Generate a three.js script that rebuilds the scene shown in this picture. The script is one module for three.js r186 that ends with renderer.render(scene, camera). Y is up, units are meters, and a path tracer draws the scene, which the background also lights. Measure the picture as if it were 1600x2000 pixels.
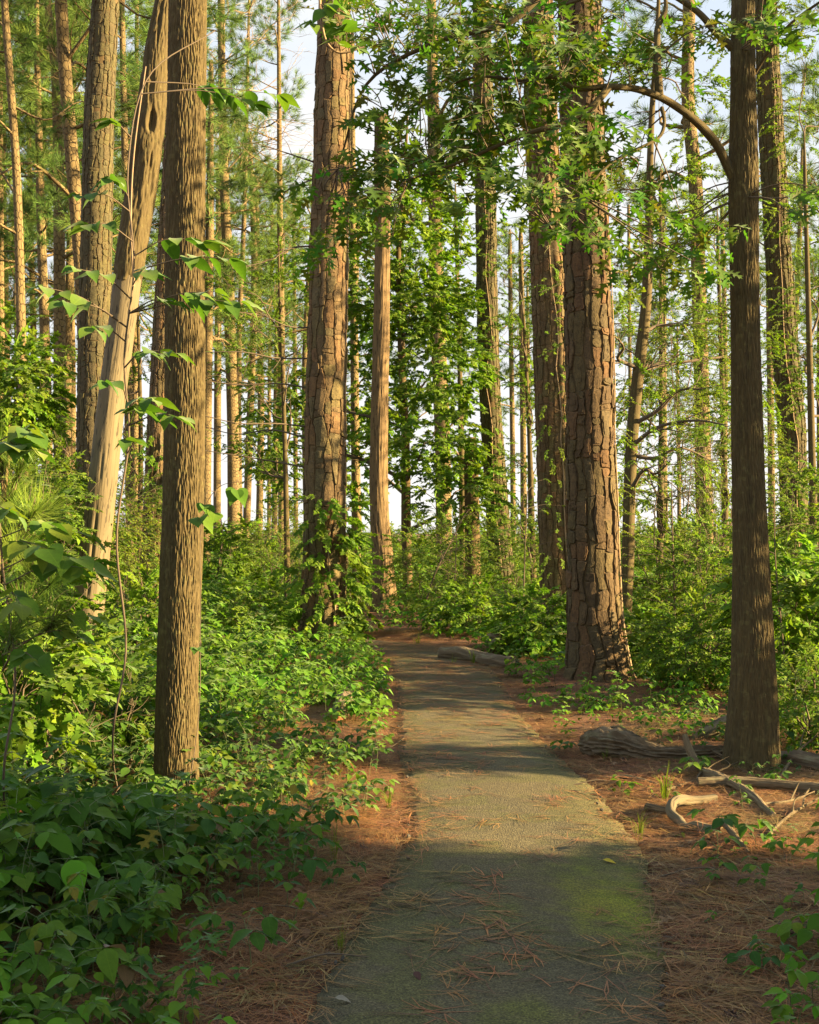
import * as THREE from 'three';
import { mergeGeometries } from 'three/addons/utils/BufferGeometryUtils.js';
import { ImprovedNoise } from 'three/addons/math/ImprovedNoise.js';

// ------------------------------------------------------------------ camera, sky, sun, exposure
const scene = new THREE.Scene();
const F = 2333, EYE = 1.7, PITCH = Math.atan(40 / F);       // lens in photo pixels, eye height, upward tilt
const camera = new THREE.PerspectiveCamera(2 * Math.atan(1000 / F) * 180 / Math.PI, 0.8, 0.1, 3000);
camera.position.set(0, EYE, 0);
camera.lookAt(0, EYE + Math.sin(PITCH), -Math.cos(PITCH));
const SUN_EL = 18 * Math.PI / 180, SUN_AZ = 4 * Math.PI / 180;   // low sun from the right, a little behind the viewer
const SUN = new THREE.Vector3(Math.cos(SUN_EL) * Math.cos(SUN_AZ), Math.sin(SUN_EL), Math.cos(SUN_EL) * Math.sin(SUN_AZ));
const sun = new THREE.DirectionalLight(new THREE.Color().setRGB(1.0, 0.73, 0.36), 5);
sun.name = 'sun'; sun.position.copy(SUN).multiplyScalar(120); sun.target.position.set(0, 0, -12);
sun.castShadow = true; sun.shadow.mapSize.set(4096, 4096); sun.shadow.radius = 1.6;
Object.assign(sun.shadow.camera, { left: -60, right: 60, top: 40, bottom: -40, near: 1, far: 300 });
scene.add(sun, sun.target);
const EXPOSURE = 5.8;

// seeded random numbers
function mulberry(a) { return () => { a |= 0; a = a + 0x6D2B79F5 | 0; let t = Math.imul(a ^ a >>> 15, 1 | a); t = t + Math.imul(t ^ t >>> 7, 61 | t) ^ t; return ((t ^ t >>> 14) >>> 0) / 4294967296; }; }
let R = mulberry(11);
const rr = (a, b) => a + (b - a) * R();
const ri = n => Math.floor(R() * n);
const pick = a => a[ri(a.length)];
const gauss = () => (R() + R() + R() - 1.5) / 0.75;
const clamp = (x, a, b) => Math.min(b, Math.max(a, x));
const mixn = (a, b, t) => a + (b - a) * t;
const smooth = (a, b, x) => { const t = clamp((x - a) / (b - a), 0, 1); return t * t * (3 - 2 * t); };
const PN = new ImprovedNoise();
const noise = (x, y, z = 0) => PN.noise(x + 31.7, y + 17.3, z + 5.1);
const fbm = (x, y, z = 0, o = 4) => { let s = 0, a = 0.5; for (let i = 0; i < o; i++) { s += a * noise(x, y, z); x *= 2.03; y *= 2.03; z *= 2.03; a *= 0.5; } return s; };
const V = (x, y, z) => new THREE.Vector3(x, y, z);
const lin = (r, g, b) => new THREE.Color().setRGB(r, g, b);

// sky: pale evening blue with thin white cloud, brighter towards the low sun
{
  const SKY = 0.5, W = 1024, H = 512, data = new Float32Array(W * H * 4);
  const S = SUN.clone().normalize();
  for (let j = 0; j < H; j++) {
    const el = ((j + 0.5) / H - 0.5) * Math.PI;
    for (let i = 0; i < W; i++) {
      const az = ((i + 0.5) / W - 0.5) * 2 * Math.PI, ce = Math.cos(el);
      const d = [ce * Math.cos(az), Math.sin(el), ce * Math.sin(az)];
      const up = Math.max(0, d[1]), t = Math.pow(up, 0.95);
      let c = [mixn(0.39, 0.09, t), mixn(0.38, 0.195, t), mixn(0.36, 0.34, t)];
      const g = Math.max(0, d[0] * S.x + d[1] * S.y + d[2] * S.z);
      const glow = 0.5 * Math.pow(g, 5) + 1.6 * Math.pow(g, 40);
      c = [c[0] + glow * 0.42, c[1] + glow * 0.29, c[2] + glow * 0.14];
      const k = 1 / (up + 0.22);
      const cl = smooth(-0.08, 0.3, fbm(d[0] * k * 1.1, d[2] * k * 1.1, 3.3, 5)) * smooth(0, 0.1, up + 0.05) * 0.6;
      const w = [0.41 + glow * 0.3, 0.39 + glow * 0.2, 0.355 + glow * 0.1];
      c = c.map((v, n) => mixn(v, w[n], cl));
      const gr = d[1] < 0 ? smooth(0, -0.06, d[1]) : 0;
      c = c.map((v, n) => mixn(v, [0.10, 0.11, 0.06][n], gr));
      data.set([c[0] * SKY, c[1] * SKY, c[2] * SKY, 1], (j * W + i) * 4);
    }
  }
  const tex = new THREE.DataTexture(data, W, H, THREE.RGBAFormat, THREE.FloatType);
  tex.mapping = THREE.EquirectangularReflectionMapping; tex.magFilter = tex.minFilter = THREE.LinearFilter; tex.needsUpdate = true;
  scene.background = tex; scene.environment = tex;
}

// from a place in the photograph and a depth to a point of the wood; GP: the point of the level ground seen there
function P(px, py, d) {
  const x = (px - 800) / F, y = (1000 - py) / F, c = Math.cos(PITCH), s = Math.sin(PITCH);
  const yy = y * c + s, zz = c - y * s, k = d / zz;
  return V(x * k, EYE + yy * k, -d);
}
const depthOf = py => F * EYE / (py - 1040);
const GP = (px, py) => { const d = depthOf(py); return V((px - 800) / F * d, 0, -d); };

// ------------------------------------------------------------------ naming
const used = {};
function numbered(b) { used[b] = (used[b] ?? -1) + 1; return used[b] ? b + '_' + String(used[b]).padStart(3, '0') : b; }
function thing(name, label, category, base = V(0, 0, 0), group) {
  const g = new THREE.Group(); g.name = numbered(name); g.userData = { label, category };
  if (group) g.userData.group = group;
  g.position.copy(base); scene.add(g); return g;
}
function shadows(m) { m.castShadow = true; m.receiveShadow = true; return m; }
function rootOf(o) { while (o.parent && o.parent !== scene) o = o.parent; return o; }
// a part whose geometry is given in world coordinates
function part(name, geo, mat, parent, kind) {
  const b = rootOf(parent).position; geo.translate(-b.x, -b.y, -b.z);
  const m = shadows(new THREE.Mesh(geo, mat)); m.name = name; if (kind) m.userData.kind = kind;
  parent.add(m); return m;
}
// many copies of one shape as one part (list of [Matrix4 in the world, Color])
function copies(name, geo, mat, parent, list, extra) {
  if (!list.length) return null;
  const im = shadows(new THREE.InstancedMesh(geo, mat, list.length)); im.name = name; im.userData = { kind: 'stuff', ...extra };
  const b = parent === scene ? V(0, 0, 0) : rootOf(parent).position, t = new THREE.Matrix4();
  list.forEach(([m, c], i) => { t.copy(m); t.elements[12] -= b.x; t.elements[13] -= b.y; t.elements[14] -= b.z; im.setMatrixAt(i, t); im.setColorAt(i, c); });
  parent.add(im); return im;
}
const _q = new THREE.Quaternion(), _e = new THREE.Euler(), _s = V(1, 1, 1);
function mat4(p, yaw, pitch, roll, s) { return new THREE.Matrix4().compose(p, new THREE.Quaternion().setFromEuler(new THREE.Euler(pitch, yaw, roll, 'YXZ')), typeof s === 'number' ? V(s, s, s) : s); }
// a frame whose +z looks along dir
function aim(p, dir, spin, s) {
  const q = new THREE.Quaternion().setFromUnitVectors(V(0, 0, 1), dir.clone().normalize());
  q.multiply(_q.setFromAxisAngle(V(0, 0, 1), spin)); return new THREE.Matrix4().compose(p, q, V(s, s, s));
}
// leaf frame: +z along dir, +y as near to up as it can be, rolled
function leafAim(p, dir, roll, s) {
  const z = dir.clone().normalize(); let x = V(0, 1, 0).cross(z); if (x.lengthSq() < 1e-4) x = V(1, 0, 0); x.normalize();
  const y = z.clone().cross(x), m = new THREE.Matrix4().makeBasis(x, y, z), q = new THREE.Quaternion().setFromRotationMatrix(m);
  q.multiply(new THREE.Quaternion().setFromAxisAngle(V(0, 0, 1), roll)); return new THREE.Matrix4().compose(p, q, V(s, s, s));
}
// ------------------------------------------------------------------ shapes
class Shape3 {                                             // collects triangles with uv in metres and vertex colours
  constructor(colored = false) { this.p = []; this.n = []; this.u = []; this.c = []; this.i = []; this.colored = colored; }
  vert(p, n, u, v, c) { this.p.push(p.x, p.y, p.z); this.n.push(n.x, n.y, n.z); this.u.push(u, v); if (this.colored) this.c.push(c.r, c.g, c.b); return this.p.length / 3 - 1; }
  add(geo, m, c) {                                         // a copy of another geometry
    const P0 = this.p.length / 3, pa = geo.attributes.position, na = geo.attributes.normal, ua = geo.attributes.uv, nm = new THREE.Matrix3().getNormalMatrix(m), a = V(0, 0, 0);
    for (let k = 0; k < pa.count; k++) {
      a.fromBufferAttribute(pa, k).applyMatrix4(m); this.p.push(a.x, a.y, a.z);
      a.fromBufferAttribute(na, k).applyMatrix3(nm).normalize(); this.n.push(a.x, a.y, a.z);
      this.u.push(ua ? ua.getX(k) : 0, ua ? ua.getY(k) : 0); if (this.colored) this.c.push(c.r, c.g, c.b);
    }
    const ix = geo.index; if (ix) for (let k = 0; k < ix.count; k++) this.i.push(P0 + ix.getX(k)); else for (let k = 0; k < pa.count; k++) this.i.push(P0 + k);
    return this;
  }
  // a round tapering stem along points; disp(angle, length, radius) pushes the surface out
  tube(pts, rads, seg, { disp = null, c = null, tile = 0, cap = true, u0 = 0, squash = null } = {}) {
    const n = pts.length, ring = [], T = [], len = [0];
    for (let k = 0; k < n; k++) { T.push(pts[Math.min(n - 1, k + 1)].clone().sub(pts[Math.max(0, k - 1)]).normalize()); if (k) len.push(len[k - 1] + pts[k].distanceTo(pts[k - 1])); }
    let N = Math.abs(T[0].z) < 0.9 ? V(0, 0, 1) : V(0, 1, 0); const start = this.p.length / 3;
    const meanR = rads.reduce((a, b) => a + b, 0) / n; let circ = 2 * Math.PI * meanR; if (tile) circ = Math.max(1, Math.round(circ / tile)) * tile;
    const Q = [];
    for (let k = 0; k < n; k++) {
      N = N.clone().sub(T[k].clone().multiplyScalar(N.dot(T[k]))).normalize(); const B = T[k].clone().cross(N), row = [];
      for (let j = 0; j <= seg; j++) {
        const a = j / seg * 2 * Math.PI; let r = rads[k]; if (disp) r += disp(j === seg ? 0 : a, len[k], r);
        const ca = Math.cos(a) * (squash ? squash[0] : 1), sa = Math.sin(a) * (squash ? squash[1] : 1);
        row.push(V(pts[k].x + (N.x * ca + B.x * sa) * r, pts[k].y + (N.y * ca + B.y * sa) * r, pts[k].z + (N.z * ca + B.z * sa) * r));
      }
      Q.push(row);
    }
    const du = V(0, 0, 0), dv = V(0, 0, 0);
    for (let k = 0; k < n; k++) for (let j = 0; j <= seg; j++) {
      const jp = j === seg ? 1 : j + 1, jm = j === 0 ? seg - 1 : j - 1;
      du.subVectors(Q[k][jp], Q[k][jm]); dv.subVectors(Q[Math.min(n - 1, k + 1)][j], Q[Math.max(0, k - 1)][j]);
      const nn = du.clone().cross(dv).normalize(); this.vert(Q[k][j], nn, u0 + j / seg * circ, len[k], c);
    }
    for (let k = 0; k < n - 1; k++) for (let j = 0; j < seg; j++) { const a = start + k * (seg + 1) + j, b = a + seg + 1; this.i.push(a, a + 1, b, b, a + 1, b + 1); }
    if (cap) for (const k of [0, n - 1]) {
      const s = k ? 1 : -1, nn = T[k].clone().multiplyScalar(s), m = this.vert(pts[k].clone().addScaledVector(T[k], s * rads[k] * 0.15), nn, u0, len[k], c), first = this.p.length / 3;
      for (let j = 0; j <= seg; j++) this.vert(Q[k][j], nn, u0 + j / seg * circ, len[k] + 0.02, c);
      for (let j = 0; j < seg; j++) s > 0 ? this.i.push(m, first + j, first + j + 1) : this.i.push(m, first + j + 1, first + j);
    }
    return this;
  }
  // a flat narrow blade through points, of given half widths
  blade(pts, half, side, c) {
    const s0 = this.p.length / 3, n = pts.length;
    for (let k = 0; k < n; k++) {
      const t = pts[Math.min(n - 1, k + 1)].clone().sub(pts[Math.max(0, k - 1)]).normalize(), nn = side.clone().cross(t).normalize();
      this.vert(pts[k].clone().addScaledVector(side, -half[k]), nn, 0, k / n, c); this.vert(pts[k].clone().addScaledVector(side, half[k]), nn, 1, k / n, c);
    }
    for (let k = 0; k < n - 1; k++) { const a = s0 + 2 * k; this.i.push(a, a + 1, a + 2, a + 2, a + 1, a + 3); }
  }
  build(flat = false) {
    const g = new THREE.BufferGeometry();
    g.setAttribute('position', new THREE.Float32BufferAttribute(this.p, 3));
    if (!flat) g.setAttribute('normal', new THREE.Float32BufferAttribute(this.n, 3));
    g.setAttribute('uv', new THREE.Float32BufferAttribute(this.u, 2));
    if (this.colored) g.setAttribute('color', new THREE.Float32BufferAttribute(this.c, 3));
    g.setIndex(this.i); return g;
  }
}
function spline(pts, n) { const c = new THREE.CatmullRomCurve3(pts, false, 'centripetal'); return Array.from({ length: n }, (_, k) => c.getPoint(k / (n - 1))); }
function lerpArr(a, n) { return Array.from({ length: n }, (_, k) => { const t = k / (n - 1) * (a.length - 1), i = Math.min(a.length - 2, Math.floor(t)); return mixn(a[i], a[i + 1], t - i); }); }

// leaves lie along +z with +y up, base at the origin
function bladeLeaf(L, W, { rows = 5, fold = 0.25, droop = 0.25, at = 0.38, tip = 1.15, wave = 0 } = {}) {
  const s = new Shape3(), half = t => W / 2 * (t < at ? Math.pow(Math.sin(t / at * Math.PI / 2), 0.75) : Math.pow(Math.max(0, Math.cos((t - at) / (1 - at) * Math.PI / 2)), tip));
  const row = [], up = V(0, 1, 0), y = (x, t) => Math.abs(x) * fold - droop * L * t * t + wave * Math.sin(t * 19 + Math.sign(x)) * Math.abs(x);
  for (let k = 0; k <= rows; k++) { const t = k / rows, w = half(t); row.push([-1, 0, 1].map(e => { const x = e * w; return s.vert(V(x, y(x, t), t * L), V(-e * fold, 1, 2 * droop * t).normalize(), x / W + 0.5, t); })); }
  for (let k = 0; k < rows; k++) for (const e of [0, 1]) { const a = row[k][e], b = row[k][e + 1], c = row[k + 1][e], d = row[k + 1][e + 1]; if (k < rows - 1) s.i.push(a, c, b, b, c, d); else s.i.push(a, c, b); if (k === rows - 1 && e === 1) s.i.push(b, c, d); }
  return s.build();
}
function outlineLeaf(half, L, W, { fold = 0.2, droop = 0.3 } = {}) {      // half: [t along, x out], mirrored
  const pts = half.map(([t, x]) => new THREE.Vector2(x * W, t * L)).concat(half.slice(1, -1).reverse().map(([t, x]) => new THREE.Vector2(-x * W, t * L)));
  const s = new Shape3(), f = THREE.ShapeUtils.triangulateShape(pts, []);
  for (const p of pts) { const t = p.y / L; s.vert(V(p.x, Math.abs(p.x) * fold - droop * L * t * t, p.y), V(-Math.sign(p.x) * fold, 1, 2 * droop * t).normalize(), p.x / W + 0.5, t); }
  for (const [a, b, c] of f) s.i.push(a, c, b);
  return s.build();
}
const OAK = [[0, .012], [.13, .02], [.2, .18], [.33, .36], [.31, .22], [.35, .08], [.45, .1], [.52, .3], [.68, .47], [.63, .28], [.62, .1], [.71, .09], [.79, .2], [.92, .25], [.86, .12], [.9, .05], [1, 0]];
const STAR = [[.12, 0], [.06, .16], [.0, .34], [.2, .27], [.32, .5], [.43, .22], [.62, .2], [.78, .17], [1, 0]];
const HEART = [[.1, 0], [.02, .13], [0, .27], [.08, .41], [.22, .5], [.4, .46], [.6, .32], [.8, .14], [1, 0]];

// ------------------------------------------------------------------ textures
function tileNoise(seed) { const r = mulberry(seed), n = 256, t = Float32Array.from({ length: n * n }, () => r()); return (x, y, px, py) => {
  const xi = Math.floor(x), yi = Math.floor(y), fx = x - xi, fy = y - yi, u = fx * fx * (3 - 2 * fx), v = fy * fy * (3 - 2 * fy), w = (a, p) => ((a % p) + p) % p;
  const g = (a, b) => t[w(a, px) % n + (w(b, py) % n) * n]; return mixn(mixn(g(xi, yi), g(xi + 1, yi), u), mixn(g(xi, yi + 1), g(xi + 1, yi + 1), u), v); }; }
function tileFbm(f, x, y, px, py, o) { let s = 0, a = 0.5, t = 0; for (let k = 0; k < o; k++) { s += a * f(x, y, px, py); t += a; x *= 2; y *= 2; px *= 2; py *= 2; a *= 0.55; } return s / t; }
const toS = v => 255 * (v <= 0.0031308 ? 12.92 * v : 1.055 * Math.pow(clamp(v, 0, 1), 1 / 2.4) - 0.055);
function texture(w, h, mx, my, fn) {                       // fn(u, v) -> [linear r, g, b, height 0..1]; mx, my: its size in metres
  const a = new Uint8Array(w * h * 4), b = new Uint8Array(w * h * 4);
  for (let j = 0; j < h; j++) for (let i = 0; i < w; i++) { const c = fn((i + 0.5) / w, (j + 0.5) / h), k = (j * w + i) * 4, q = clamp(c[3], 0, 1) * 255; a[k] = toS(c[0]); a[k + 1] = toS(c[1]); a[k + 2] = toS(c[2]); a[k + 3] = 255; b[k] = b[k + 1] = b[k + 2] = q; b[k + 3] = 255; }
  const mk = (d, srgb) => { const t = new THREE.DataTexture(d, w, h); t.wrapS = t.wrapT = THREE.RepeatWrapping; t.magFilter = THREE.LinearFilter; t.minFilter = THREE.LinearMipmapLinearFilter; t.generateMipmaps = true; t.repeat.set(1 / mx, 1 / my); if (srgb) t.colorSpace = THREE.SRGBColorSpace; t.needsUpdate = true; return t; };
  return [mk(a, true), mk(b, false)];
}
const std = (o) => new THREE.MeshStandardMaterial({ roughness: 0.95, ...o });
const tn = [1, 2, 3, 4, 5, 6].map(tileNoise);

// furrowed bark of the smooth-topped hardwoods: fine lengthwise streaks, lichen flecks
const [oakC, oakB] = texture(512, 512, 0.5, 1.0, (u, v) => {
  const s = tileFbm(tn[0], u * 48, v * 8, 48, 8, 3), g = tileFbm(tn[1], u * 10, v * 7, 10, 7, 4), f = tileFbm(tn[2], u * 96, v * 40, 96, 40, 2), li = smooth(0.62, 0.75, tileFbm(tn[3], u * 20, v * 30, 20, 30, 3)) * 0.6;
  const k = 0.55 + 0.55 * s + 0.35 * (f - 0.5); return [mixn(0.13, 0.165, g) * k * (1 + li * 0.5), mixn(0.095, 0.13, g) * k * (1 + li * 0.75), mixn(0.045, 0.056, g) * k * (1 + li * 0.8), 0.6 * s + 0.4 * f]; });
// flaky face of a pine bark plate
const [plateC, plateB] = texture(512, 512, 0.4, 0.4, (u, v) => {
  const a = tileFbm(tn[1], u * 9, v * 6, 9, 6, 4), f = tileFbm(tn[4], u * 60, v * 24, 60, 24, 3), lay = (a * 7) % 1, st = Math.floor(a * 7) / 7;
  const k = 0.6 + 0.5 * f + 0.7 * (st - 0.5), spot = smooth(0.7, 0.76, tn[5](u * 40, v * 40, 40, 40)) * 0.35; return [0.155 * k * (1 - spot), 0.112 * k * (1 - spot), 0.056 * k * (1 - spot), 0.55 * st + 0.15 * lay + 0.35 * f]; });
// pine bark seen from afar: small plates and cracks
const [pineC, pineB] = (() => {
  const nx = 7, ny = 7, r = mulberry(5), pts = []; for (let j = 0; j < ny; j++) for (let i = 0; i < nx; i++) pts.push([(i + 0.5 + (r() - 0.5) * 0.7 + (j % 2) * 0.4) / nx, (j + 0.5 + (r() - 0.5) * 0.7) / ny, r()]);
  return texture(512, 1024, 0.6, 1.1, (u, v) => {
    const uu = u + 0.025 * (tileFbm(tn[0], u * 12, v * 12, 12, 12, 3) - 0.5), vv = v + 0.03 * (tileFbm(tn[1], u * 12, v * 12, 12, 12, 3) - 0.5); let d1 = 9, d2 = 9, id = 0;
    for (const p of pts) { let dx = Math.abs(uu - p[0]), dy = Math.abs(vv - p[1]); dx = Math.min(dx, Math.abs(1 - dx)); dy = Math.min(dy, Math.abs(1 - dy)); const d = Math.hypot(dx * nx, dy * ny * 0.85); if (d < d1) { d2 = d1; d1 = d; id = p[2]; } else if (d < d2) d2 = d; }
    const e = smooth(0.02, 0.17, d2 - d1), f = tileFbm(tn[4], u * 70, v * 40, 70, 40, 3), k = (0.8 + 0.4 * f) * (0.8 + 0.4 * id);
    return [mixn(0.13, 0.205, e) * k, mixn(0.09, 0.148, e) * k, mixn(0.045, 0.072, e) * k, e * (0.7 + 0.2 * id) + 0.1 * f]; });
})();
// bare weathered wood
const [woodC, woodB] = texture(512, 1024, 0.5, 2.0, (u, v) => {
  const g = tileFbm(tn[2], u * 40, v * 3, 40, 3, 4), f = tileFbm(tn[3], u * 120, v * 16, 120, 16, 2), st = smooth(0.66, 0.72, tileFbm(tn[5], u * 30, v * 14, 30, 14, 3)) * 0.6, big = tileFbm(tn[0], u * 4, v * 5, 4, 5, 3);
  const k = (0.74 + 0.35 * g + 0.2 * (f - 0.5)) * (1 - st); return [mixn(0.21, 0.31, big) * k, mixn(0.165, 0.245, big) * k, mixn(0.095, 0.14, big) * k, 0.7 * g + 0.3 * f - st * 0.4]; });
// rotten log and dead branch bark
const [rotC, rotB] = texture(512, 512, 0.5, 0.8, (u, v) => {
  const g = tileFbm(tn[4], u * 26, v * 4, 26, 4, 4), m = smooth(0.52, 0.7, tileFbm(tn[1], u * 7, v * 6, 7, 6, 4)), f = tileFbm(tn[3], u * 80, v * 30, 80, 30, 2), k = 0.5 + 0.75 * g + 0.3 * (f - 0.5);
  return [mixn(0.15, 0.2, m) * k, mixn(0.108, 0.17, m) * k, mixn(0.062, 0.095, m) * k, 0.75 * g + 0.25 * f]; });
// old asphalt: dark binder, pale and brown grains, a green film of algae between them
const [asphC, asphB] = texture(1024, 1024, 1.1, 1.1, (u, v) => {
  const g = tn[0](u * 220, v * 220, 220, 220), h = tn[1](u * 330, v * 330, 330, 330), b = tileFbm(tn[2], u * 14, v * 14, 14, 14, 4), al = smooth(0.42, 0.62, tileFbm(tn[3], u * 6, v * 6, 6, 6, 5));
  const pale = smooth(0.88, 0.95, tn[5](u * 110, v * 110, 110, 110)) * 0.55 + smooth(0.975, 0.99, tn[4](u * 90, v * 90, 90, 90)), k = 0.2 + 1.2 * g * h + 0.7 * g + 0.3 * b;
  return [mixn(0.088, 0.083, al) * k + pale * 0.09, mixn(0.074, 0.077, al) * k + pale * 0.078, mixn(0.034, 0.024, al) * k + pale * 0.048, 0.6 * g + 0.4 * h + pale * 0.3]; });
// leaf: midrib, side veins, mottling (times the leaf's own colour)
const [leafC, leafB] = texture(128, 256, 1, 1, (u, v) => {
  const x = Math.abs(u - 0.5), rib = smooth(0.025, 0.008, x), vein = smooth(0.12, 0.03, Math.abs(((v * 9 - x * 7) % 1 + 1) % 1 - 0.5)) * 0.5 * smooth(0.48, 0.3, x), m = tileFbm(tn[2], u * 9, v * 14, 9, 14, 3), q = 0.80 + 0.32 * m;
  return [q * 0.8 + rib * 0.22 + vein * 0.05, q * 0.8 + rib * 0.16 + vein * 0.05, q * 0.8 + rib * 0.18 + vein * 0.03, 0.5 - 0.4 * vein - 0.5 * rib + 0.2 * m]; });
// forest floor: brown mould with strewn needle strokes
const floorC = (() => {
  const c = document.createElement('canvas'); c.width = c.height = 1024; const x = c.getContext('2d'), r = mulberry(77); x.fillStyle = 'rgb(72,46,28)'; x.fillRect(0, 0, 1024, 1024);
  for (let k = 0; k < 9000; k++) { const h = r(), q = r(), px = r() * 1024, py = r() * 1024, a = r() * Math.PI, l = 18 + 60 * r(), bx = (r() - 0.5) * 16; const t = h < 0.5 ? [112 + 50 * q, 68 + 30 * q, 34 + 14 * q] : h < 0.8 ? [80 + 26 * q, 50 + 18 * q, 28 + 10 * q] : [52 + 20 * q, 36 + 14 * q, 26 + 10 * q];
    x.strokeStyle = `rgb(${t.map(Math.round).join()})`; x.lineWidth = 1 + 1.3 * r(); for (const ox of [0, 1024, -1024]) for (const oy of [0, 1024, -1024]) { if (px + ox < -90 || px + ox > 1114 || py + oy < -90 || py + oy > 1114) continue; x.beginPath(); x.moveTo(px + ox, py + oy); x.quadraticCurveTo(px + ox + Math.cos(a) * l / 2 + bx, py + oy + Math.sin(a) * l / 2 - bx, px + ox + Math.cos(a) * l, py + oy + Math.sin(a) * l); x.stroke(); } }
  const t = new THREE.CanvasTexture(c); t.colorSpace = THREE.SRGBColorSpace; t.wrapS = t.wrapT = THREE.RepeatWrapping; t.repeat.set(1 / 1.9, 1 / 1.9); return t;
})();

// ------------------------------------------------------------------ materials
const M = {
  oakBark: std({ map: oakC, bumpMap: oakB, bumpScale: 0.004, color: lin(0.6, 0.58, 0.45) }),
  plates: [[1.0, 0.94, 0.86], [1.08, 0.88, 0.74], [0.84, 0.9, 0.8], [0.8, 0.73, 0.65], [0.92, 0.98, 0.76], [1.04, 0.96, 0.86]].map(t => std({ map: plateC, bumpMap: plateB, bumpScale: 0.011, color: lin(...t) })),
  redPlates: [[0.74, 0.66, 0.58], [0.84, 0.64, 0.52], [0.64, 0.64, 0.56], [0.62, 0.54, 0.47], [0.7, 0.7, 0.54]].map(t => std({ map: plateC, bumpMap: plateB, bumpScale: 0.012, color: lin(...t) })),
  greyPlates: [[0.62, 0.74, 0.66], [0.68, 0.76, 0.64], [0.58, 0.7, 0.6], [0.6, 0.66, 0.6], [0.66, 0.78, 0.58]].map(t => std({ map: plateC, bumpMap: plateB, bumpScale: 0.01, color: lin(...t) })),
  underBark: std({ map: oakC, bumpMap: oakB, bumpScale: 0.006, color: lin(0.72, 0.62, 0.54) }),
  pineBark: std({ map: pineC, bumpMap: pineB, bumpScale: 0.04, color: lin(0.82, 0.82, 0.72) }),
  wood: std({ map: woodC, bumpMap: woodB, bumpScale: 0.006, roughness: 0.85, color: lin(0.54, 0.54, 0.5) }),
  darkWood: std({ map: woodC, bumpMap: woodB, bumpScale: 0.012, color: lin(0.62, 0.52, 0.42) }),
  rot: std({ map: rotC, bumpMap: rotB, bumpScale: 0.012 }),
  greyWood: std({ map: rotC, bumpMap: rotB, bumpScale: 0.01, color: lin(1.15, 1.15, 1.05) }),
  twig: std({ color: lin(0.10, 0.075, 0.05) }), paleTwig: std({ color: lin(0.28, 0.2, 0.12) }),
  stem: std({ color: lin(0.13, 0.16, 0.06) }),
  floor: std({ map: floorC, roughness: 1 }),
  asphalt: std({ map: asphC, bumpMap: asphB, bumpScale: 0.007, vertexColors: true }),
  litter: std({ vertexColors: true, roughness: 0.8 }),
  cone: std({ vertexColors: true }),
};
const leafMat = (c, o = {}) => new THREE.MeshPhysicalMaterial({ color: c, map: leafC, roughness: 0.97, transmission: 0.54, thickness: 0, specularIntensity: 0.3, clearcoat: 0.05, clearcoatRoughness: 0.4, side: THREE.DoubleSide, ...o });
const bodyMat = (o = {}) => new THREE.MeshPhysicalMaterial({ vertexColors: true, roughness: 0.97, transmission: 0.54, thickness: 0, specularIntensity: 0.25, clearcoat: 0, side: THREE.DoubleSide, ...o });
const GREENS = [[0.075, 0.195, 0.011], [0.098, 0.235, 0.012], [0.14, 0.27, 0.012], [0.05, 0.15, 0.016], [0.2, 0.29, 0.013], [0.3, 0.26, 0.025], [0.2, 0.12, 0.04]].map(c => lin(...c));
const LEAFM = GREENS.map(c => leafMat(c));
const FOLIAGE = bodyMat(), NEEDLES = bodyMat({ transmission: 0.3, clearcoat: 0 });
const tint = (a = 0.8, b = 1.2) => { const k = rr(a, b), y = rr(-0.12, 0.22); return lin(k * (1 + y), k, k * (1 - Math.abs(y))); };
// ------------------------------------------------------------------ the path's course and the ground
const EDGES = [[2000, 610, 1290], [1900, 652, 1286], [1800, 712, 1279], [1700, 776, 1257], [1650, 792, 1240], [1600, 796, 1203], [1550, 795, 1164], [1500, 786, 1106], [1450, 780, 1060], [1400, 776, 1016], [1350, 776, 990], [1320, 772, 968], [1298, 764, 946]];
const COURSE = [];                                         // [x, z, half width]
for (const z of [4, 2, 0, -2, -3.2]) COURSE.push([0.245, z, 0.61]);
for (const [y, l, r] of EDGES) { const a = GP(l, y), b = GP(r, y); COURSE.push([(a.x + b.x) / 2, a.z, (b.x - a.x) / 2]); }
COURSE.push([0.2, -16.6, 0.62], [-0.35, -17.6, 0.6], [-1.4, -18.6, 0.6], [-3, -19.6, 0.6], [-6, -20.8, 0.6]);
function pathDist(x, z) {                                  // metres outside the path's edge (negative on it)
  let best = 99;
  for (let k = 0; k < COURSE.length - 1; k++) {
    const [ax, az, ah] = COURSE[k], [bx, bz, bh] = COURSE[k + 1], dx = bx - ax, dz = bz - az, t = clamp(((x - ax) * dx + (z - az) * dz) / (dx * dx + dz * dz), 0, 1);
    best = Math.min(best, Math.hypot(x - ax - dx * t, z - az - dz * t) - mixn(ah, bh, t));
  }
  return best;
}
function groundY(x, z) {
  if (Math.abs(x) > 40 || z < -90 || z > 10) return -0.05;
  const far = smooth(40, 25, Math.abs(x)) * smooth(-90, -50, z), d = z < -23 ? 3 : pathDist(x, z), k = smooth(-0.05, 0.7, d);
  return far * (k * (0.05 + 0.1 * fbm(x * 0.45, z * 0.45, 1, 3)) + (d > -0.03 ? 0.012 * noise(x * 5, z * 5) : -0.03)) - (1 - far) * 0.05;
}
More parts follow.
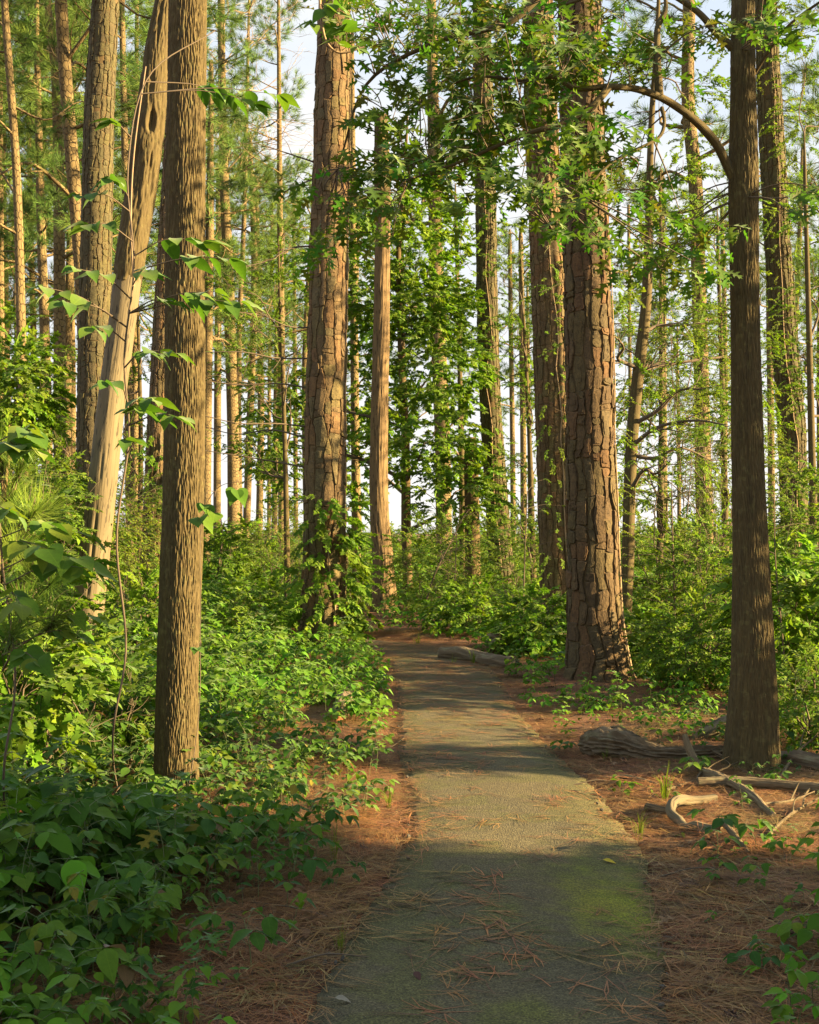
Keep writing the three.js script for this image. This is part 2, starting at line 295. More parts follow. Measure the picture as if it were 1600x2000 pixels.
{
  const axis = (a, b, st, lo, hi) => { const out = []; for (let v = a; v <= b + 1e-6; v += st) out.push(v); let s = st, v = b; while (v < hi) { s *= 1.22; v += s; out.push(v); } s = st; v = a; while (v > lo) { s *= 1.22; v -= s; out.unshift(v); } return out; };
  const xs = axis(-7, 7, 0.11, -900, 900), zs = axis(-24, 3, 0.12, -1500, 60), s = new Shape3(), nx = xs.length;
  const H = zs.map(z => xs.map(x => groundY(x, z)));
  zs.forEach((z, j) => xs.forEach((x, i) => {
    const ia = Math.max(0, i - 1), ib = Math.min(nx - 1, i + 1), ja = Math.max(0, j - 1), jb = Math.min(zs.length - 1, j + 1);
    s.vert(V(x, H[j][i], z), V(-(H[j][ib] - H[j][ia]) / (xs[ib] - xs[ia]), 1, -(H[jb][i] - H[ja][i]) / (zs[jb] - zs[ja])).normalize(), x, z);
  }));
  for (let j = 0; j < zs.length - 1; j++) for (let i = 0; i < nx - 1; i++) { const a = j * nx + i; s.i.push(a, a + nx, a + 1, a + 1, a + nx, a + nx + 1); }
  const g = shadows(new THREE.Mesh(s.build(), M.floor)); g.name = 'ground'; g.userData = { kind: 'structure', label: 'brown forest floor strewn with pine needles', category: 'ground' }; scene.add(g);
}
{                                                          // the path: a low slab of old asphalt with crumbling edges
  const cpts = spline(COURSE.map(([x, z]) => V(x, 0, z)), 520), hw = p => { for (let k = 0; k < COURSE.length - 1; k++) if (p.z <= COURSE[k][1] && p.z >= COURSE[k + 1][1]) return mixn(COURSE[k][2], COURSE[k + 1][2], (p.z - COURSE[k][1]) / (COURSE[k + 1][1] - COURSE[k][1])); return 0.6; };
  const s = new Shape3(true), cols = 16, moss = GP(1195, 1775); let len = 0;
  cpts.forEach((p, k) => {
    if (k) len += p.distanceTo(cpts[k - 1]);
    const q = cpts[Math.min(cpts.length - 1, k + 1)], o = cpts[Math.max(0, k - 1)], t = q.clone().sub(o).normalize(), side = V(-t.z, 0, t.x), h = hw(p);
    for (let j = -1; j <= cols + 1; j++) {
      const e = clamp(j / cols, 0, 1) * 2 - 1, left = e < 0, edge = Math.abs(e) > 0.999;
      const jag = 0.035 * fbm(p.z * 2.2, left ? 3 : 9, 0, 3) + 0.03 * noise(p.z * 9, left ? 20 : 40) + 0.016 * noise(p.z * 31, left ? 60 : 80);
      const w = h + jag * (Math.abs(e) > 0.8 ? 1 : 0), x = p.x + side.x * e * w, z = p.z + side.z * e * w;
      let y = 0.03 + 0.012 * (1 - e * e) + 0.01 * fbm(x * 1.3, z * 1.3, 4, 3) - (Math.abs(e) > 0.86 ? 0.008 : 0); if (j < 0 || j > cols) y = -0.06;
      // moss and worn binder are matter: patches with a ragged outline
      const m = smooth(0.95, 0.2, Math.hypot((x - moss.x) / 0.36, (z - moss.z) / 0.85) + 0.9 * fbm(x * 9, z * 9, 2, 4)) + 0.3 * smooth(0.14, 0.34, fbm(x * 2.1, z * 2.1, 7, 4)) * smooth(-7, -4.5, z);
      const w2 = 0.9 + 0.35 * fbm(x * 1.1, z * 0.8, 9, 3), dry = smooth(-0.05, 0.25, fbm(x * 1.7, z * 0.9, 13, 3)) * 0.35;
      const c = lin((1 + dry * 0.5) * w2 * mixn(1, 1.5, m), (1 + dry * 0.35) * w2 * mixn(1, 1.8, m), (1 + dry * 0.2) * w2 * mixn(1, 0.3, m));
      s.vert(V(x, y, z), V(0, 1, 0), x, z, c);
    }
  });
  const n = cols + 3; for (let k = 0; k < cpts.length - 1; k++) for (let j = 0; j < n - 1; j++) { const a = k * n + j; s.i.push(a, a + 1, a + n, a + n, a + 1, a + n + 1); }
  const geo = s.build(); geo.computeVertexNormals();
  const g = shadows(new THREE.Mesh(geo, M.asphalt)); g.name = 'path'; g.userData = { kind: 'structure', label: 'narrow old asphalt path with crumbling edges and moss', category: 'path' }; scene.add(g);
}
// ------------------------------------------------------------------ foliage pieces
const oakLeafG = [0.25, 0.4, 0.12].map((d, k) => outlineLeaf(OAK, 1, 1, { fold: 0.12 + 0.1 * k, droop: d }));
const starLeafG = [0.15, 0.35].map(d => outlineLeaf(STAR, 1, 1, { fold: 0.15, droop: d }));
const heartLeafG = [0.2, 0.4].map(d => outlineLeaf(HEART, 1, 0.95, { fold: 0.2, droop: d }));
const ovateLeafG = [[0.2, 0.2], [0.35, 0.3], [0.12, 0.45], [0.28, 0.1]].map(([f, d]) => bladeLeaf(1, 0.54, { fold: f, droop: d, wave: 0.06, rows: 7 }));
const broadLeafG = [[0.16, 0.2], [0.3, 0.38], [0.22, 0.1]].map(([f, d]) => bladeLeaf(1, 0.6, { fold: f, droop: d, at: 0.4, tip: 1.05, rows: 9, wave: 0.05 }));
const tinyLeafG = [[0.2, 0.2], [0.35, 0.35]].map(([f, d]) => bladeLeaf(1, 0.5, { rows: 3, fold: f, droop: d }));
const BROWN = lin(0.09, 0.065, 0.04);
// a spray: a bending twig along +z with leaves on both sides
function spray(len, n, geos, L, green, { open = 1, sag = 0.15, both = false } = {}) {
  const s = new Shape3(true), pts = spline([V(0, 0, 0), V(rr(-.06, .06) * len, 0.05 * len, len * 0.5), V(rr(-.1, .1) * len, -sag * len, len)], 5);
  s.tube(pts, lerpArr([0.007 * len + 0.001, 0.0012], 5), 3, { c: BROWN, cap: false });
  for (let k = 0; k < n; k++) {
    const t = 0.15 + 0.85 * (k + 0.5) / n, i = Math.min(3, Math.floor(t * 4)), p = pts[i].clone().lerp(pts[i + 1], t * 4 - i), side = (k % 2 ? 1 : -1) * (k === n - 1 ? 0 : 1);
    const a = side * rr(0.5, 1.25) * open, dir = V(Math.sin(a), rr(-0.45, 0.3), Math.cos(a)), c = green.clone().multiplyScalar(rr(0.75, 1.25)); c.r *= rr(0.9, 1.25);
    s.add(pick(geos), leafAim(p, dir, rr(-0.7, 0.7), L * rr(0.6, 1.2)), c);
    if (both && R() < 0.7) s.add(pick(geos), leafAim(p, V(-Math.sin(a) * rr(.5, 1), rr(-.5, .5), Math.cos(a)), rr(-0.6, 0.6), L * rr(0.6, 1)), c);
  }
  return s.build();
}
const SPRAY = {
  oak: [0, 1, 2].map(() => spray(0.45, 9, oakLeafG, 0.15, lin(0.085, 0.195, 0.012))),
  star: [0, 1, 2].map(() => spray(0.5, 12, starLeafG, 0.125, lin(0.135, 0.27, 0.013), { both: true })),
  small: [0, 1, 2].map(() => spray(0.4, 18, tinyLeafG, 0.062, lin(0.115, 0.225, 0.013), { both: true })),
  fine: [0, 1, 2].map(() => spray(0.45, 15, tinyLeafG, 0.045, lin(0.14, 0.235, 0.014), { both: true })),
};
function needleTuft(n, L, w, spread, green) {
  const s = new Shape3(true);
  s.tube([V(0, 0, -0.35 * L), V(0, 0, 0.25 * L)], [0.012, 0.005], 3, { c: BROWN, cap: false });
  for (let k = 0; k < n; k++) {
    const a = rr(0, 6.283), e = rr(0.15, 1) * spread, d = V(Math.cos(a) * Math.sin(e), Math.sin(a) * Math.sin(e), Math.cos(e)), b = V(0, 0, rr(-0.3, 0.25) * L), l = L * rr(0.75, 1.1), side = V(-Math.sin(a), Math.cos(a), 0);
    const c = green.clone().multiplyScalar(rr(0.75, 1.25)); s.blade([b, b.clone().addScaledVector(d, l * 0.55), b.clone().addScaledVector(d, l).add(V(0, -0.08 * l, 0))], [w, w * 0.9, w * 0.2], side, c);
  }
  return s.build();
}
const TUFT = [0, 1, 2].map(() => needleTuft(46, 0.27, 0.0042, 1.5, lin(0.1, 0.178, 0.038)));
const NEARTUFT = [0, 1].map(() => needleTuft(120, 0.17, 0.0011, 1.25, lin(0.13, 0.215, 0.028)));

// ------------------------------------------------------------------ trunks
// list of [photo x, photo y, width in photo pixels] from the foot upwards, at depth d; goes on to height H
function trunkOf(list, d, { H = 0, flare = 0.25, topR = 0.6, n = 60 } = {}) {
  const pts = [], rad = [], dd = k => Array.isArray(d) ? mixn(d[0], d[1], k / (list.length - 1)) : d;
  list.forEach(([x, y, w], k) => { pts.push(P(x, y, dd(k))); rad.push(w / 2 / F * dd(k)); });
  const foot = pts[0].clone().addScaledVector(pts[1].clone().sub(pts[0]).normalize(), -(pts[0].y + 0.12) / Math.max(0.2, pts[1].clone().sub(pts[0]).normalize().y));
  if (pts[0].y > 0) { pts.unshift(foot); rad.unshift(rad[0]); } else pts[0].copy(foot);
  const last = pts[pts.length - 1], prev = pts[pts.length - 2], up = last.clone().sub(prev).normalize();
  if (H > last.y) { const L = H - last.y, r0 = rad[rad.length - 1]; for (const t of [0.5, 1]) { pts.push(last.clone().add(V(up.x * L * t * 0.6, L * t, up.z * L * t * 0.6))); rad.push(r0 * mixn(1, topR, t)); } }
  const curve = new THREE.CatmullRomCurve3(pts, false, 'centripetal'), out = [], rr_ = [], cum = [0]; for (let k = 1; k < pts.length; k++) cum.push(cum[k - 1] + pts[k].distanceTo(pts[k - 1]));
  const y0 = pts[0].y; for (let k = 0; k < n; k++) {
    const t = k / (n - 1), p = curve.getPointAt(t); out.push(p); let i = 0; while (i < pts.length - 2 && pts[i + 1].y < p.y) i++;
    const f = clamp((p.y - pts[i].y) / Math.max(1e-6, pts[i + 1].y - pts[i].y), 0, 1); rr_.push(mixn(rad[i], rad[i + 1], f) * (1 + flare * Math.exp(-(p.y - y0 - 0.1) / 0.22)));
  }
  const at = y => { let i = 0; while (i < n - 2 && out[i + 1].y < y) i++; const f = clamp((y - out[i].y) / (out[i + 1].y - out[i].y), 0, 1); return [out[i].clone().lerp(out[i + 1], f), mixn(rr_[i], rr_[i + 1], f), out[i + 1].clone().sub(out[i]).normalize()]; };
  return { pts: out, rads: rr_, at, base: V(pts[0].x, 0, pts[0].z), top: out[n - 1] };
}
// pine bark: separate plates with open fissures between them; those that show largest are parts of their own
function barkPlates(tree, T, { mats = M.plates, top, cw = 0.085, ch = 0.15, parts = 300, lift = 0.014, gap = 0.011, seed = 3 }) {
  const keep = R; R = mulberry(seed);
  const r0 = T.at(2)[1], nc = Math.max(8, Math.round(2 * Math.PI * r0 / cw)), rows = [], rest = mats.map(() => new Shape3());
  // column borders wander up the trunk; each column is broken across into plates
  const border = (i, y) => { const q = (i % nc + nc) % nc; return i + 0.62 * noise(q * 7.3 + seed, y * 0.22 / ch) + 0.42 * noise(q * 3.1 + seed, y * 0.62 / ch + 9) + 0.12 * noise(q * 5.7, y * 2.1 / ch); };
  for (let i = 0; i < nc; i++) for (let y0 = -rr(0, ch), y1; y0 < top; y0 = y1) {
    y1 = y0 + ch * (R() < 0.3 ? rr(0.28, 0.6) : R() < 0.2 ? rr(1.8, 2.8) : rr(0.6, 1.7)); if (R() < 0.012) continue;
    const y = Math.max(0.03, (y0 + y1) / 2), [, r] = T.at(y), mu = 2 * Math.PI * r / nc, sl0 = rr(-0.25, 0.25) * mu, sl1 = rr(-0.25, 0.25) * mu, H = y1 - y0, m = Math.max(3, Math.min(7, Math.round(H / 0.035))), mid = (border(i, y) + border(i + 1, y)) / 2, c = [mid, y / ch];
    const L = [], Rt = []; for (let e = 0; e <= m; e++) { const f = e / m, yy = y0 + H * f, wl = border(i, yy), wr = Math.max(wl + 0.22, border(i + 1, yy)), g = gap * (0.45 + 0.9 * Math.abs(noise(i * 2.7 + seed, yy * 1.1 / ch))) * (1 + (R() < 0.2 ? 0.7 : 0)), round = (e === 0 || e === m) ? rr(0.02, 0.2) : 0, hw = (wr - wl) / 2 * mu, cu = ((wl + wr) / 2 - mid) * mu, dy = mixn(sl0, sl1, f);
      const a = Math.max(0.25 * hw, hw - g) * (1 - round); L.push([cu - a + gauss() * 0.005, yy - y - dy * 0.5 + gauss() * 0.003]); Rt.push([cu + a + gauss() * 0.005, yy - y + dy * 0.5 + gauss() * 0.003]); }
    const crack = gap * 0.3; let out = [...Rt, ...L.reverse()].map(([u, v], e) => [u, v - Math.sign(v) * Math.min(crack, Math.abs(v) * 0.3)]);
    { const b = out[m], a = out[m + 1], n1 = [(a[0] + b[0]) / 2, (a[1] + b[1]) / 2 + rr(-0.006, 0.012)]; out.splice(m + 1, 0, n1); const z0 = out[0], z1 = out[out.length - 1]; out.push([(z0[0] + z1[0]) / 2, (z0[1] + z1[1]) / 2 + rr(-0.012, 0.006)]); }
    const h = lift * rr(0.35, 1.4), tu = rr(-0.07, 0.07), tv = rr(-0.035, 0.045), col = Math.floor(rr(0, mats.length)), s = new Shape3(), ou = rr(0, 3), ov = rr(0, 3), nn = V(0, 0, 1);
    const put = (u, v, e) => { const [cc, rad, t] = T.at(y + v), a = (mid * 2 * Math.PI / nc) + u / rad, n0 = V(0, 0, 1).addScaledVector(t, -t.z).normalize(), b0 = t.clone().cross(n0); return s.vert(cc.addScaledVector(n0, Math.cos(a) * (rad + e)).addScaledVector(b0, Math.sin(a) * (rad + e)), nn, u + ou, v + ov); };
    const ringAt = (k, e, shift = [0, 0]) => out.map(([u, v]) => put(u * k + shift[0], v * k + shift[1], e + tu * u + tv * v)), join = (a, b) => a.forEach((_, k) => { const q = (k + 1) % a.length; s.i.push(a[k], a[q], b[k], b[k], a[q], b[q]); }), lid = (a, e, sh = [0, 0]) => { const m = put(sh[0], sh[1], e); a.forEach((_, k) => s.i.push(a[k], a[(k + 1) % a.length], m)); };
    const A = ringAt(1.02, -0.008), B = ringAt(1, h * 0.7), C = ringAt(0.95, h); join(A, B); join(B, C); lid(C, h + rr(-0.001, 0.003));
    if (R() < 0.7) { const sh = [rr(-0.012, 0.012), rr(-0.02, 0.02)], kk = rr(0.45, 0.8), D = ringAt(kk, h - 0.002, sh), E = ringAt(kk * 0.96, h + 0.006, sh); join(D, E); lid(E, h + 0.006, sh); }
    const ang = c[0] * 2 * Math.PI / nc; rows.push([s, col, Math.cos(ang) * mu * H]);
  }
  rows.sort((a, b) => b[2] - a[2]);
  rows.forEach(([s, col], k) => { if (k < parts) part('bark_plate', s.build(true), mats[col], tree); else mergeInto(rest[col], s); });
  rest.forEach((s, k) => { if (s.p.length) part('bark', s.build(true), mats[k], tree, 'stuff'); });
  R = keep;
}
function mergeInto(a, b) { const o = a.p.length / 3; for (const v of b.p) a.p.push(v); for (const v of b.n) a.n.push(v); for (const v of b.u) a.u.push(v); for (const v of b.i) a.i.push(o + v); }
// a crooked limb with side twigs as one connected shape; returns the tips
function limb(s, from, to, r0, { bend = 0.15, twigs = 5, seg = 6, tips = [], twigLen = 0.35, c = null, r1 = 0 } = {}) {
  const L = from.distanceTo(to), q = () => V(gauss(), gauss() + 0.15, gauss()).multiplyScalar(bend * L * 0.5), pts = spline([from, from.clone().lerp(to, 0.35).add(q()), from.clone().lerp(to, 0.7).add(q()), to], 14);
  s.tube(pts, lerpArr([r0, r0 * 0.6, r1 || r0 * 0.22], 14), seg, { c });
  for (let k = 0; k < twigs; k++) {
    const i = 3 + ri(11), p = pts[i], d = pts[Math.min(13, i + 1)].clone().sub(pts[i - 1]).normalize().add(V(gauss(), gauss() * 0.7, gauss()).multiplyScalar(0.9)).normalize(), l = twigLen * L * rr(0.5, 1.2), m = p.clone().addScaledVector(d, l * 0.5).add(V(gauss(), gauss(), gauss()).multiplyScalar(l * 0.12)), e = p.clone().addScaledVector(d, l);
    s.tube(spline([p, m, e], 6), lerpArr([r0 * mixn(0.45, 0.2, i / 13), r0 * 0.06 + 0.001], 6), 4, { c, cap: false }); tips.push([e, d]);
  }
  tips.push([to, pts[13].clone().sub(pts[12]).normalize()]); return tips;
}
// leaves or sprays through an ellipsoid
function blobList(cx, cy, d, rx, ry, rz, n, size, { shade = [0.8, 1.2], droop = 0 } = {}) {
  const c = P(cx, cy, d), k = d / F, out = [];
  for (let i = 0; i < n; i++) {
    let x, y, z; do { x = rr(-1, 1); y = rr(-1, 1); z = rr(-1, 1); } while (x * x + y * y + z * z > 1 || fbm(x * 2.2 + cx, y * 2.2 + cy, z * 2.2, 2) < -0.12);
    const p = V(c.x + x * rx * k, c.y + y * ry * k, c.z + z * rz), dir = V(x + gauss() * 0.6, y * 0.3 - droop + gauss() * 0.35, z + gauss() * 0.6);
    out.push([leafAim(p, dir, rr(-0.6, 0.6), size * rr(0.75, 1.3)), tint(...shade)]);
  }
  return out;
}
function spread(list, k) { const out = Array.from({ length: k }, () => []); list.forEach((x, i) => out[i % k].push(x)); return out; }
function foliage(tree, kind, list, name = 'foliage') { const g = kind === 'tuft' ? TUFT : SPRAY[kind]; spread(list, g.length).forEach((l, k) => copies(name, g[k], kind === 'tuft' ? NEEDLES : FOLIAGE, tree, l)); }
// needle crown of a pine: limbs and tufts
function pineCrown(tree, T, y0, y1, limbs, reach, per, { name = 'limb', sep = false, shade = [0.8, 1.25] } = {}) {
  const all = new Shape3(), list = [];
  for (let k = 0; k < limbs; k++) {
    const h = mixn(y0, y1, Math.pow((k + R()) / limbs, 0.9)), [p, r] = T.at(h), a = rr(0, 6.283), L = reach * rr(0.55, 1.15) * mixn(1, 0.45, (h - y0) / (y1 - y0)), to = p.clone().add(V(Math.cos(a) * L, rr(0.05, 0.5) * L, Math.sin(a) * L)), s = sep ? new Shape3() : all, tips = [];
    limb(s, p, to, Math.max(0.02, r * 0.35), { twigs: 5, seg: 4, tips, twigLen: 0.4, bend: 0.3 });
    if (sep) part('branch', s.build(), M.pineBark, tree);
    for (const [e, d] of tips) for (let q = 0; q < per; q++) { const o = V(gauss(), gauss() * 0.6, gauss()).multiplyScalar(0.45); list.push([aim(e.clone().add(o), d.clone().add(o.clone().multiplyScalar(1.2)).add(V(0, 0.35, 0)), rr(0, 6), rr(0.9, 1.5)), tint(...shade)]); }
  }
  if (!sep && limbs) part(name, all.build(), M.pineBark, tree);
  foliage(tree, 'tuft', list, 'needle_foliage');
}
// ------------------------------------------------------------------ airy young broadleaf trees between the pines
function airyTree(label, list, d, kind, blobs, size = 0.9) {
  const T = trunkOf(list, d, { H: P(0, list[list.length - 1][1], d).y + 0.6, flare: 0.1, topR: 0.4, n: 40 }), t = thing('young_broadleaf', label, 'tree', T.base); trunkPart(t, T, M.oakBark, 10, 0.5);
  for (const [x, y, rx, ry, n] of blobs) { const dd = d + rr(-1, 1), c = P(x, y, dd), [p, r] = T.at(Math.max(0.8, c.y - 0.06 * d * rr(0.3, 0.9))), s = new Shape3(), tips = []; limb(s, p, c, Math.max(0.014, r * 0.5), { twigs: 9, bend: 0.3, seg: 4, twigLen: 0.4, tips }); part('branch', s.build(), M.twig, t);
    const l = blobList(x, y, dd, rx, ry, rx * d / F * 0.9, Math.round(n * 0.75), size); for (const [e, dir] of tips) for (let k = 0; k < Math.ceil(n * 0.03); k++) l.push([leafAim(e.clone().add(V(gauss(), gauss() * 0.6, gauss()).multiplyScalar(0.2)), dir.clone().add(V(gauss(), gauss() * 0.4, gauss()).multiplyScalar(0.6)), rr(-.6, .6), size * rr(0.8, 1.2)), tint()]); foliage(t, kind, l); }
}
airyTree('airy young tree left of the dark oak below its long bough', [[1418, 1140, 15], [1412, 800, 11], [1402, 470, 6]], 22, 'small', [[1400, 560, 70, 60, 55], [1335, 650, 70, 60, 60], [1470, 640, 60, 60, 45], [1415, 430, 70, 60, 45], [1350, 770, 80, 60, 60], [1470, 800, 60, 60, 45], [1400, 900, 80, 60, 60]]);
airyTree('airy young tree at the right edge of the picture', [[1592, 1160, 17], [1584, 800, 13], [1572, 330, 7]], 20, 'small', [[1565, 420, 60, 60, 50], [1595, 560, 50, 70, 50], [1550, 690, 50, 60, 40], [1600, 770, 50, 60, 45], [1580, 240, 60, 70, 50], [1575, 900, 60, 60, 50], [1560, 100, 60, 70, 40], [1590, 1010, 60, 50, 50]]);
airyTree('thin leafy tree right of the tall skyline pine', [[1043, 1160, 13], [1034, 850, 9], [1018, 520, 5]], 26, 'small', [[1010, 640, 40, 50, 40], [1030, 780, 45, 60, 50], [1000, 520, 40, 50, 30], [1035, 910, 50, 60, 55], [1010, 1020, 50, 40, 45]]);
airyTree('loose leafy tree in the clearing left of the large sunlit pine', [[562, 1140, 13], [556, 850, 9], [545, 520, 5]], 24, 'small', [[545, 560, 50, 50, 36], [500, 640, 50, 50, 36], [575, 690, 40, 60, 40], [520, 780, 50, 50, 40], [465, 720, 50, 50, 34], [555, 440, 50, 50, 30], [450, 560, 40, 50, 24], [540, 900, 60, 50, 50], [460, 860, 50, 50, 36]]);
airyTree('bright leafy young tree at the far left behind the slim pines', [[42, 1120, 14], [38, 850, 11], [30, 600, 6]], 30, 'star', [[20, 640, 50, 50, 50], [62, 720, 50, 50, 50], [10, 790, 50, 50, 46], [70, 830, 50, 40, 40], [110, 900, 50, 50, 46]]);
airyTree('leafy tree behind the sweetgum left of the tall skyline pine', [[905, 1120, 15], [900, 800, 11], [890, 400, 6]], 33, 'star', [[890, 470, 50, 50, 46], [870, 600, 50, 60, 50], [905, 780, 40, 60, 44], [850, 380, 60, 50, 46], [890, 900, 60, 60, 60], [660, 560, 60, 60, 40], [580, 520, 60, 60, 36]]);
airyTree('slender leafy tree between the leaning dead tree and the near left hardwood', [[272, 1150, 12], [275, 850, 9], [268, 560, 5]], 25, 'small', [[275, 700, 40, 50, 36], [250, 820, 40, 50, 40], [292, 900, 40, 50, 40], [258, 600, 40, 50, 30], [130, 720, 50, 60, 36], [110, 860, 60, 60, 46]]);
airyTree('light leafy tree behind the crooked small tree', [[1288, 1140, 14], [1292, 800, 10], [1290, 380, 5]], 25, 'small', [[1290, 560, 50, 60, 46], [1255, 760, 50, 60, 46], [1315, 860, 50, 60, 50], [1285, 430, 50, 50, 36], [1330, 970, 60, 50, 50], [1220, 640, 40, 60, 36], [1250, 930, 50, 60, 50]]);
airyTree('leafy tree half hidden behind the thick reddish pine', [[1105, 1140, 14], [1100, 800, 10], [1095, 450, 6]], 27, 'star', [[1080, 560, 40, 60, 40], [1210, 520, 40, 60, 40], [1215, 800, 40, 60, 40], [1070, 760, 40, 60, 36], [1210, 960, 40, 60, 40]]);
airyTree('far leafy tree closing the view left of the dead snag', [[665, 1100, 13], [664, 850, 10], [660, 600, 6]], 36, 'star', [[690, 660, 40, 60, 40], [640, 800, 60, 60, 40], [690, 820, 40, 60, 40], [570, 960, 60, 50, 50], [680, 960, 50, 50, 46]]);
// ------------------------------------------------------------------ the trees
function trunkPart(tree, T, mat, seg = 18, tile = 0.6, o = {}) { return part('trunk', new Shape3().tube(T.pts, T.rads, seg, { tile, ...o }).build(), mat, tree); }
// deep interlacing furrows, as real relief
const furrow = (freq, stretch, depth, seed) => (a, l, r) => { const x = Math.cos(a) * r * freq, z = Math.sin(a) * r * freq, w = 0.6 * noise(x * 0.35, l * stretch * 0.5, z * 0.35 + seed), n1 = noise(x + w, l * stretch, z + seed), n2 = noise(x * 1.9 + 7, l * stretch * 2.1, z * 1.9 + seed + w); return depth * (Math.min(1, Math.abs(n1) * 3.2) - 0.75 + 0.35 * Math.min(1, Math.abs(n2) * 3)) + 0.006 * noise(x * 0.12, l * 1.5, z * 0.12 + seed); };
const fineTrunk = (tree, T, f, seg, rows, mat) => { const pts = spline(T.pts, rows), rads = lerpArr(T.rads, rows); return part('trunk', new Shape3().tube(pts, rads, seg, { disp: f, tile: 0.5 }).build(), mat, tree); };

// hardwood left of the path, close
{
  const T = trunkOf([[343, 1575, 84], [346, 1400, 80], [350, 1200, 79], [358, 1000, 78], [361, 700, 76], [363, 350, 74], [367, 0, 72]], 7.6, { H: 8.5, flare: 0.12 });
  const t = thing('hardwood_tree', 'straight brown hardwood trunk with finely furrowed bark rising from the left leafy bank', 'tree', T.base);
  fineTrunk(t, T, furrow(92, 8.5, 0.0085, 3), 340, 520, M.oakBark);
  const s = new Shape3(), tips = []; limb(s, T.at(6.3)[0], T.at(6.3)[0].clone().add(V(-2.2, 1.6, -1)), 0.05, { tips }); part('branch', s.build(), M.oakBark, t);
  const s2 = new Shape3(); limb(s2, T.at(7)[0], T.at(7)[0].clone().add(V(1.6, 2, 0.6)), 0.045, { tips }); part('branch', s2.build(), M.oakBark, t);
  const l = []; for (const [e] of tips) for (let k = 0; k < 5; k++) l.push([leafAim(e.clone().add(V(gauss(), gauss(), gauss()).multiplyScalar(0.3)), V(gauss(), -0.2, gauss()), 0, rr(0.8, 1.2)), tint()]); foliage(t, 'oak', l);
}
// leaning snag: bark above, bare pale wood below, woodpecker hollow
{
  const T = trunkOf([[160, 1330, 62], [168, 1245, 62], [181, 1120, 60], [194, 1000, 58], [213, 825, 56], [236, 650, 54], [252, 525, 54], [279, 350, 55], [292, 245, 56], [308, 105, 48], [322, 0, 34]], 14, { H: 8.4, flare: 0.05, topR: 0.7 });
  const t = thing('leaning_snag', 'leaning dead tree with pale bare wood below and brown bark above, left', 'dead tree', T.base);
  const cut = P(252, 545, 14).y, pts = spline(T.pts, 300), rads = lerpArr(T.rads, 300), lo = pts.filter(p => p.y < cut + 0.3).length, hi = pts.filter(p => p.y < cut - 0.05).length, hole = P(297, 245, 14).y;
  part('bare_wood', new Shape3().tube(pts.slice(0, lo), rads.slice(0, lo).map(r => r * 0.97), 64, { disp: (a, l, r) => 0.007 * noise(Math.cos(a) * 3, l * 0.9, Math.sin(a) * 3) + 0.005 * noise(Math.cos(a) * r * 60, l * 1.6, Math.sin(a) * r * 60) - 0.035 * smooth(0.05, 0.0, Math.abs(a - 0.12 - 0.05 * noise(l * 2, 1))) * smooth(0.3, 1.2, l) * smooth(3.1, 2.2, l), tile: 0.5 }).build(), M.wood, t).userData.label = 'smooth pale barkless lower trunk with a long crack';
  const l0 = pts[hi].y, f = furrow(38, 4, 0.012, 9);
  part('bark', new Shape3().tube(pts.slice(hi), rads.slice(hi).map((r, k) => r * 1.06), 120, { disp: (a, l, r) => { const y = l0 + l * 0.985, da = Math.atan2(Math.sin(a - 0.35), Math.cos(a - 0.35)); return f(a, l, r) - 0.022 * smooth(0.06, 0.2, fbm(Math.cos(a) * 2, l * 1.3, Math.sin(a) * 2, 3)) * smooth(0.2, 1, l) - 0.055 * smooth(1, 0.45, Math.hypot(da / 0.36, (y - hole) / 0.17)) - 0.03 * smooth(0.12, 0, l) * (0.5 + noise(Math.cos(a) * 4, 2, Math.sin(a) * 4)); }, tile: 0.5 }).build(), M.oakBark, t).userData.label = 'loose brown bark with a round hollow';
  const s = new Shape3(); s.tube(spline([P(262, 560, 13.7), P(256, 430, 13.6), P(262, 300, 13.65), P(285, 130, 13.7)], 20), lerpArr([0.012, 0.008], 20), 5); part('vine_stem', s.build(), M.paleTwig, t);
}
